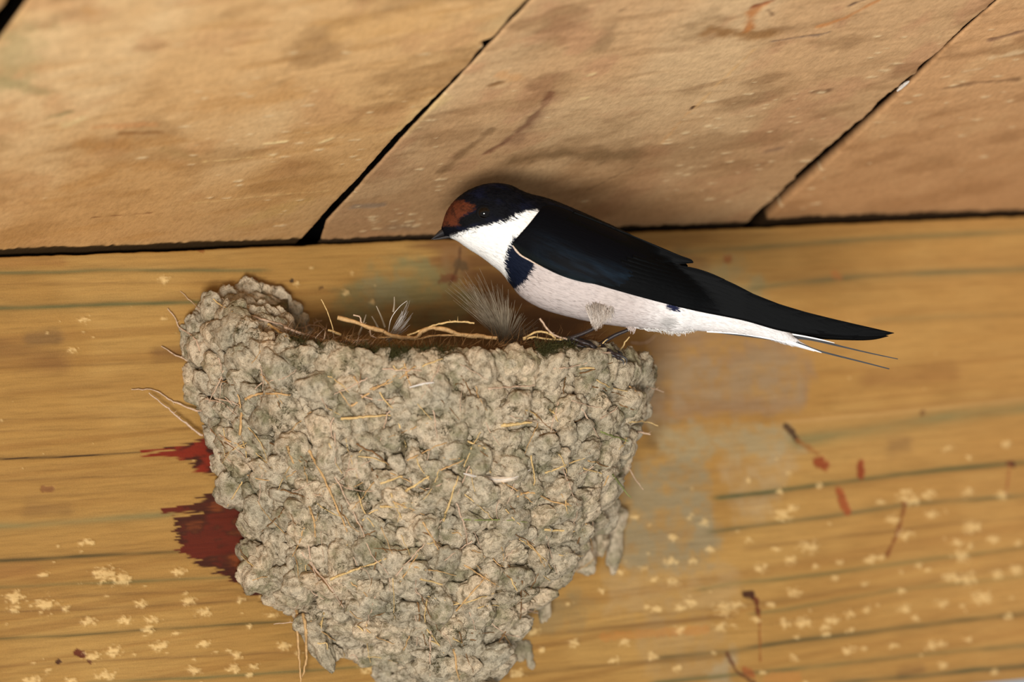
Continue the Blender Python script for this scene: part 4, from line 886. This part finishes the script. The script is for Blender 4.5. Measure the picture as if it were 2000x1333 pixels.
# wings
WING = feather_mat('wing_black', .55, .05, .0, .06, .00008)
def wing_parts(side, dx, dy):
    root = empty('wing', tuple(BP(1100, 480, side*60))); root.parent = bird; root.matrix_parent_inverse = Matrix.Translation(-Vector(bird.location))
    def put(o):
        o.parent = root; o.matrix_parent_inverse = Matrix.Translation(-Vector(root.location)) ; return o
    def off_at(x, y):                                  # distance of the folded wing from the bird's middle
        b = body_depth(x, y) if x < 1600 else 0
        far = np.interp(x, [1000, 1300, 1450, 1600, 1750], [0, 34, 34, 26, 16])
        return max(b, far)
    # covert shell
    top = spline([(1052, 418), (1062, 404), (1085, 402), (1130, 418), (1180, 440), (1220, 458), (1262, 482), (1290, 505)], 90)
    bot = spline([(1001, 476), (1003, 486), (1020, 501), (1044, 515), (1090, 538), (1130, 551), (1170, 558), (1215, 566)], 90)
    m = 44; t = np.linspace(0, 1, m)[None, :]
    X = top[:, :1]*(1-t)+bot[:, :1]*t; Y = top[:, 1:]*(1-t)+bot[:, 1:]*t
    edge = np.sin(pi*np.clip(t, 0, 1))**.35*np.sin(pi*np.linspace(.02, .98, 90))[:, None]**.25
    O = np.vectorize(off_at)(X, Y)+1+6.5*edge
    u = X*.9+Y*.43; v_ = -X*.43+Y*.9
    wc = np.broadcast_to(srgb(5, 6, 10), X.shape+(3,)).copy(); sh = fbm3(u*.02, v_*.12, X*0, 421)
    low = sstep(.42, .75, t+0*X)*sstep(1020, 1100, X)*(1-sstep(1230, 1330, X)); wc = mix(wc, srgb(22, 38, 52), np.clip(low*(.4+1.1*sh), 0, 1)*.6)  # blue sheen of the lower coverts painted into the colour
    wc = mix(wc, srgb(34, 40, 36), sstep(.86, 1., t+0*X)*(.4+.6*sh)*.8)
    G1 = BP(X+dx, Y+dy, side*O); G2 = BP(X+dx, Y+dy, side*(O-5))
    V = np.concatenate([G1.reshape(-1, 3), G2.reshape(-1, 3)]); f = grid_faces(90, m); n1 = 90*m
    border = [i*m for i in range(90)]+[89*m+j for j in range(1, m)]+[i*m+m-1 for i in range(88, -1, -1)]+[j for j in range(m-2, 0, -1)]
    fb = np.array([[border[i], border[(i+1) % len(border)], border[(i+1) % len(border)]+n1, border[i]+n1] for i in range(len(border))])
    put(mesh_np('coverts', V, np.concatenate([f, (f+n1)[:, ::-1], fb]), np.concatenate([wc.reshape(-1, 3)]*2), mat=WING))
    # flight feathers: blade(spine points, widths up/down)
    def blade(name, up, dn, lift, tint=(5, 6, 7), edgec=(20, 22, 25), ec=.5, tip_soft=True):
        U = spline(up, 70); L_ = spline(dn, 70); k = 9; t = np.linspace(0, 1, k)[None, :]
        X = U[:, :1]*(1-t)+L_[:, :1]*t; Y = U[:, 1:]*(1-t)+L_[:, 1:]*t
        O = np.array([[off_at(a, b) for a, b in zip(r1[::4], r2[::4])] for r1, r2 in zip(X, Y)]); O = np.stack([np.interp(t[0], t[0][::4], r) for r in O])
        O = O+lift+1.6*np.sin(pi*t)-1.2*t
        G1 = BP(X+dx, Y+dy, side*O); G2 = BP(X+dx, Y+dy, side*(O-1.6)); f = grid_faces(70, k); n1 = 70*k
        border = [i*k for i in range(70)]+[69*k+j for j in range(1, k)]+[i*k+k-1 for i in range(68, -1, -1)]+[j for j in range(k-2, 0, -1)]
        fb = np.array([[border[i], border[(i+1) % len(border)], border[(i+1) % len(border)]+n1, border[i]+n1] for i in range(len(border))])
        c = np.broadcast_to(srgb(*tint), X.shape+(3,)).copy(); c = mix(c, srgb(*edgec), sstep(.8, 1., t+0*X)*ec); c = mix(c, srgb(16, 16, 18), sstep(.9, 1, np.linspace(0, 1, 70))[:, None]*.4+0*X)
        put(mesh_np(name, np.concatenate([G1.reshape(-1, 3), G2.reshape(-1, 3)]), np.concatenate([f, (f+n1)[:, ::-1], fb]), np.concatenate([c.reshape(-1, 3)]*2), mat=WING))
    # upper outline and lower outline of the folded wing
    UP = spline([(1200, 470), (1270, 495), (1332, 515), (1400, 540), (1475, 577), (1537, 600), (1600, 617), (1675, 635), (1747, 651)], 200)
    DN = spline([(1120, 548), (1176, 559), (1224, 574), (1272, 588), (1320, 600), (1400, 617), (1475, 632), (1550, 652), (1600, 662), (1640, 667), (1690, 663), (1747, 652)], 200)
    upx = lambda x: (x, float(np.interp(x, UP[:, 0], UP[:, 1]))); dnx = lambda x: (x, float(np.interp(x, DN[:, 0], DN[:, 1])))
    tips = [1745, 1706, 1664, 1618, 1570, 1520, 1468, 1414]
    for i, tx in enumerate(tips):
        fr = i/8.
        def P_(x, f_): a, b = upx(x), dnx(x); return (x, a[1]+(b[1]-a[1])*f_)
        x0_ = 1150+i*12
        xs_ = np.linspace(x0_, tx, 7)
        tipf = 0 if i else .0
        lowf = lambda x, base: base
        up = [P_(x, max(0., (.72-fr*.62)*(1-(min(1, (x-x0_)/(tx-x0_)/.72))**1.5))) for x in xs_[:-1]]+[upx(tx)]
        dn = [P_(x, min(1, 1.0-fr*.85*(1-.0*(x/tx)))*(1-.0)) for x in xs_[:-2]]
        dn = [(x, y) for x, y in dn]+[P_(xs_[-2]+(tx-xs_[-2])*.45, (1-fr*.85)*.86+(.0)), (tx-.5, upx(tx)[1]+1)]
        blade('flight_feather', up, dn, 3.0+(8-i)*(-.55)+4.5, ec=.55 if i else .2)
    # secondaries and tertials
    for i, (a, b, c_, d_, e_) in enumerate([((1130, 505), (1240, 535), (1345, 560), (1425, 585), 36), ((1120, 485), (1230, 515), (1330, 540), (1390, 560), 36), ((1110, 465), (1220, 492), (1310, 515), (1362, 533), 34)]):
        up = [a, b, c_, d_]; dn = [(a[0], a[1]+e_*.7), (b[0], b[1]+e_), (c_[0]-8, c_[1]+e_*.8), (d_[0]-1, d_[1]+2)]
        blade('flight_feather', up, dn, 3.0+i*.8, edgec=(24, 32, 40), ec=.6)
    blade('tertial', [(1120, 415), (1180, 438), (1235, 461), (1285, 482), (1325, 499), (1347, 507), (1353, 513)], [(1090, 440), (1160, 476), (1220, 500), (1270, 512), (1315, 517), (1335, 516), (1352, 515)], 6, ec=.35)
    blade('tertial', [(1110, 430), (1170, 458), (1230, 482), (1275, 498), (1312, 512), (1330, 520)], [(1090, 460), (1150, 500), (1215, 520), (1262, 528), (1300, 530), (1328, 523)], 5, ec=.35)
    return root
wing_parts(1, 0, 0)
wf = wing_parts(-1, -8, 6)
# pale leading edge of the near wing
def thin(name, pts, offs, r, mat, parent, k=6):
    P = spline(np.array([[x, y, o_] for (x, y), o_ in zip(pts, offs)], float), 30); Vv = BP(P[:, 0], P[:, 1], P[:, 2])
    v, f = tube_data(Vv, np.interp(np.linspace(0, 1, 30), np.linspace(0, 1, len(r)), r)*PX, k); o = mesh_np(name, v, f, mat=mat); fix_parent(o, parent); return o
EDGE = plain('pale_edge', srgb(206, 186, 168), .8, .1, 1500)
lp = [(1001, 481), (1008, 491), (1018, 501), (1034, 510), (1046, 517), (1060, 524)]
thin('wing_edge', lp, [body_depth(*p)+7 for p in lp], [1, 2.2, 1.8, 1.6, 1.4, .4], EDGE, bird)
# tail
TAILD = feather_mat('tail_black', .5, .3, 0, .06, .00005, False, tuple(srgb(26, 24, 26)))
TAILW = plain('tail_white', srgb(240, 238, 236), .8, .1, 900, .00005, .08)
def ribbon(name, up, dn, off, th, mat, parent, n=40):
    U = spline(np.array(up, float), n); L_ = spline(np.array(dn, float), n); V = []
    for o_ in (off+th/2, off-th/2): V += [BP(U[:, 0], U[:, 1], 0*U[:, 0]+o_), BP(L_[:, 0], L_[:, 1], 0*U[:, 0]+o_)]
    G = np.stack([V[0], V[1], V[3], V[2]], 1); o = mesh_np(name, G, [list(map(int, f)) for f in grid_faces(n, 4, wrap_v=True)]+[[0, 1, 2, 3], [(n-1)*4+q for q in (3, 2, 1, 0)]], smooth=False, mat=mat); fix_parent(o, parent); return o
ribbon('tail_feather', [(1400, 630), (1500, 648), (1545, 655), (1600, 664), (1650, 677), (1700, 689), (1755, 701)], [(1400, 640), (1500, 656), (1545, 662), (1585, 666), (1640, 678), (1700, 691.5), (1754, 702.5)], -8, 2, TAILD, bird)
ribbon('tail_feather', [(1400, 640), (1500, 652), (1538, 656), (1562, 670), (1600, 684), (1625, 691), (1680, 705), (1737, 720)], [(1400, 651), (1500, 664), (1545, 673), (1575, 681), (1600, 688), (1625, 694.5), (1680, 708), (1736, 722)], 6, 2, TAILD, bird)
ribbon('tail_feather', [(1380, 640), (1450, 650), (1520, 660), (1560, 672), (1590, 683), (1604, 689)], [(1380, 649.5), (1450, 654.5), (1520, 667), (1560, 677), (1590, 686), (1604, 690)], 9, 2, TAILW, bird)
ribbon('tail_feather', [(1460, 640), (1520, 648), (1560, 654), (1600, 662), (1630, 670)], [(1460, 646), (1520, 652), (1560, 657), (1600, 664.5), (1630, 671)], -4, 2, TAILW, bird)
# legs
SKIN = plain('dark_scaly_skin', srgb(40, 30, 28), .45, .4, 1200, .0001, .3)
def leg(pts, offs, toes, r=(3.2, 3.2, 3.6, 4)):
    root = empty('leg', tuple(BP(*pts[0], offs[0]))); root.parent = bird; root.matrix_parent_inverse = Matrix.Translation(-Vector(bird.location))
    def fx(o): o.parent = root; o.matrix_parent_inverse = Matrix.Translation(-Vector(root.location))
    P = spline(np.array([[*p, o_] for p, o_ in zip(pts, offs)], float), 24); v, f = tube_data(BP(P[:, 0], P[:, 1], P[:, 2]), np.interp(np.linspace(0, 1, 24), np.linspace(0, 1, len(r)), r)*PX, 12); fx(mesh_np('shank', v, f, mat=SKIN))
    for tp, to, claw in toes:
        P = spline(np.array([[*p, o_] for p, o_ in zip(tp, to)], float), 40); s_ = np.linspace(0, 1, 40)
        rr = (4.2-1.2*s_+.7*np.sin(s_*pi*6.))*PX; rr[-1] *= .3
        v, f = tube_data(BP(P[:, 0], P[:, 1], P[:, 2]), rr, 12); fx(mesh_np('toe', v, f, mat=SKIN))
        P = spline(np.array([[*p, to[-1]] for p in claw], float), 16); v, f = tube_data(BP(P[:, 0], P[:, 1], P[:, 2]), np.linspace(2.4, .3, 16)*PX, 8); fx(mesh_np('claw', v, f, mat=HORN))
leg([(1180, 622), (1162, 640), (1138, 652), (1114, 661)], [58, 52, 46, 40], [([(1116, 660), (1135, 668), (1152, 674), (1163, 684)], [40, 44, 46, 46], [(1162, 682), (1167, 690), (1165, 699)]),
     ([(1114, 661), (1108, 664), (1122, 672), (1140, 678)], [40, 34, 34, 36], [(1139, 677), (1146, 681), (1148, 688)]), ([(1114, 661), (1128, 664), (1146, 668), (1160, 676)], [40, 28, 24, 22], [(1159, 675), (1166, 680), (1168, 687)]), ([(1114, 662), (1100, 663), (1088, 668)], [40, 42, 42], [(1090, 667), (1080, 671), (1077, 678)])])
leg([(1245, 632), (1228, 644), (1200, 656), (1170, 674)], [8, 4, 0, 2], [([(1172, 672), (1186, 684), (1202, 692), (1216, 697)], [4, 14, 22, 24], [(1214, 696), (1223, 702), (1223, 713)]),
     ([(1172, 673), (1190, 690), (1205, 698), (1212, 702)], [2, 6, 10, 10], [(1211, 701), (1217, 706), (1217, 714)]), ([(1170, 674), (1182, 678), (1196, 684), (1208, 688)], [2, -6, -12, -14], [(1207, 687), (1214, 691), (1216, 697)]), ([(1170, 674), (1158, 678), (1150, 682)], [2, 4, 4], [(1151, 681), (1143, 685), (1141, 691)])])
# feathered thigh tuft and vent fringe
def tuft(name, roots, tips, offs, n, colA, colB, seed, r=.8, parent=bird):
    g = np.random.RandomState(seed); Rt = spline(np.array(roots, float), 50); Tp = spline(np.array(tips, float), 50); V, F, Cc, off = [], [], [], 0
    for k in range(n):
        i = g.randint(50); a = Rt[i]+g.normal(0, 3.8, 2); b = Tp[np.clip(i+g.randint(-5, 6), 0, 49)]+g.normal(0, 2., 2); b = a+(b-a)*g.uniform(.35, 1.08)
        o0, o1 = offs[0]+g.normal(0, 3), offs[1]+g.normal(0, 5); m_ = (a+b)/2+g.normal(0, 1.5, 2)
        P = np.array([[*a, o0], [*m_, (o0+o1)/2+3], [*b, o1]]); P = spline(P, 7); v, f = tube_data(BP(P[:, 0], P[:, 1], P[:, 2]), r*PX*np.linspace(1., .25, 7)*g.uniform(.7, 1.3), 3)
        t = np.repeat(np.linspace(0, 1, 7), 3)[:, None]; cc = (np.array(colA)*(1-t)+np.array(colB)*t)*g.uniform(.8, 1.15)
        V.append(v); F.append(f+off); Cc.append(cc); off += len(v)
    o = mesh_np(name, np.concatenate(V), np.concatenate(F), np.concatenate(Cc), mat=PLUM); fix_parent(o, parent); o['kind'] = 'stuff'; return o
td = body_depth(1172, 600)
tuft('thigh_feathers', [(1160, 596), (1166, 590), (1176, 594), (1184, 604)], [(1155, 634), (1163, 642), (1174, 636), (1190, 624)], (td-2, td+5), 420, srgb(118, 102, 88), srgb(228, 214, 200), 31, .7)
tuft('thigh_feathers', [(1146, 596), (1156, 606), (1186, 600), (1194, 606)], [(1153, 628), (1158, 636), (1184, 632), (1196, 622)], (td-2, td+6), 150, srgb(190, 178, 166), srgb(232, 222, 212), 33, .9)
tuft('thigh_feathers', [(1224, 632), (1240, 634)], [(1228, 646), (1238, 652)], (10, 8), 90, srgb(190, 170, 160), srgb(230, 214, 204), 35, .9)
tuft('vent_feathers', [(1240, 636), (1270, 638), (1300, 640), (1320, 642), (1345, 640)], [(1256, 643), (1284, 647), (1308, 653), (1327, 655), (1358, 647)], (10, 8), 380, srgb(232, 226, 220), srgb(240, 236, 230), 37, .8)
print('BD', BD, 'ceiling clearance at crown (m):', float((BP(975., 358.)@N_DN)), 'tail clear', float(-BP(1747., 652., -40)[1]), 'head y', float(-BP(900., 400., -60)[1]), 'pellets', len(pell), 'tris', sum(len(m.polygons) for m in bpy.data.meshes))
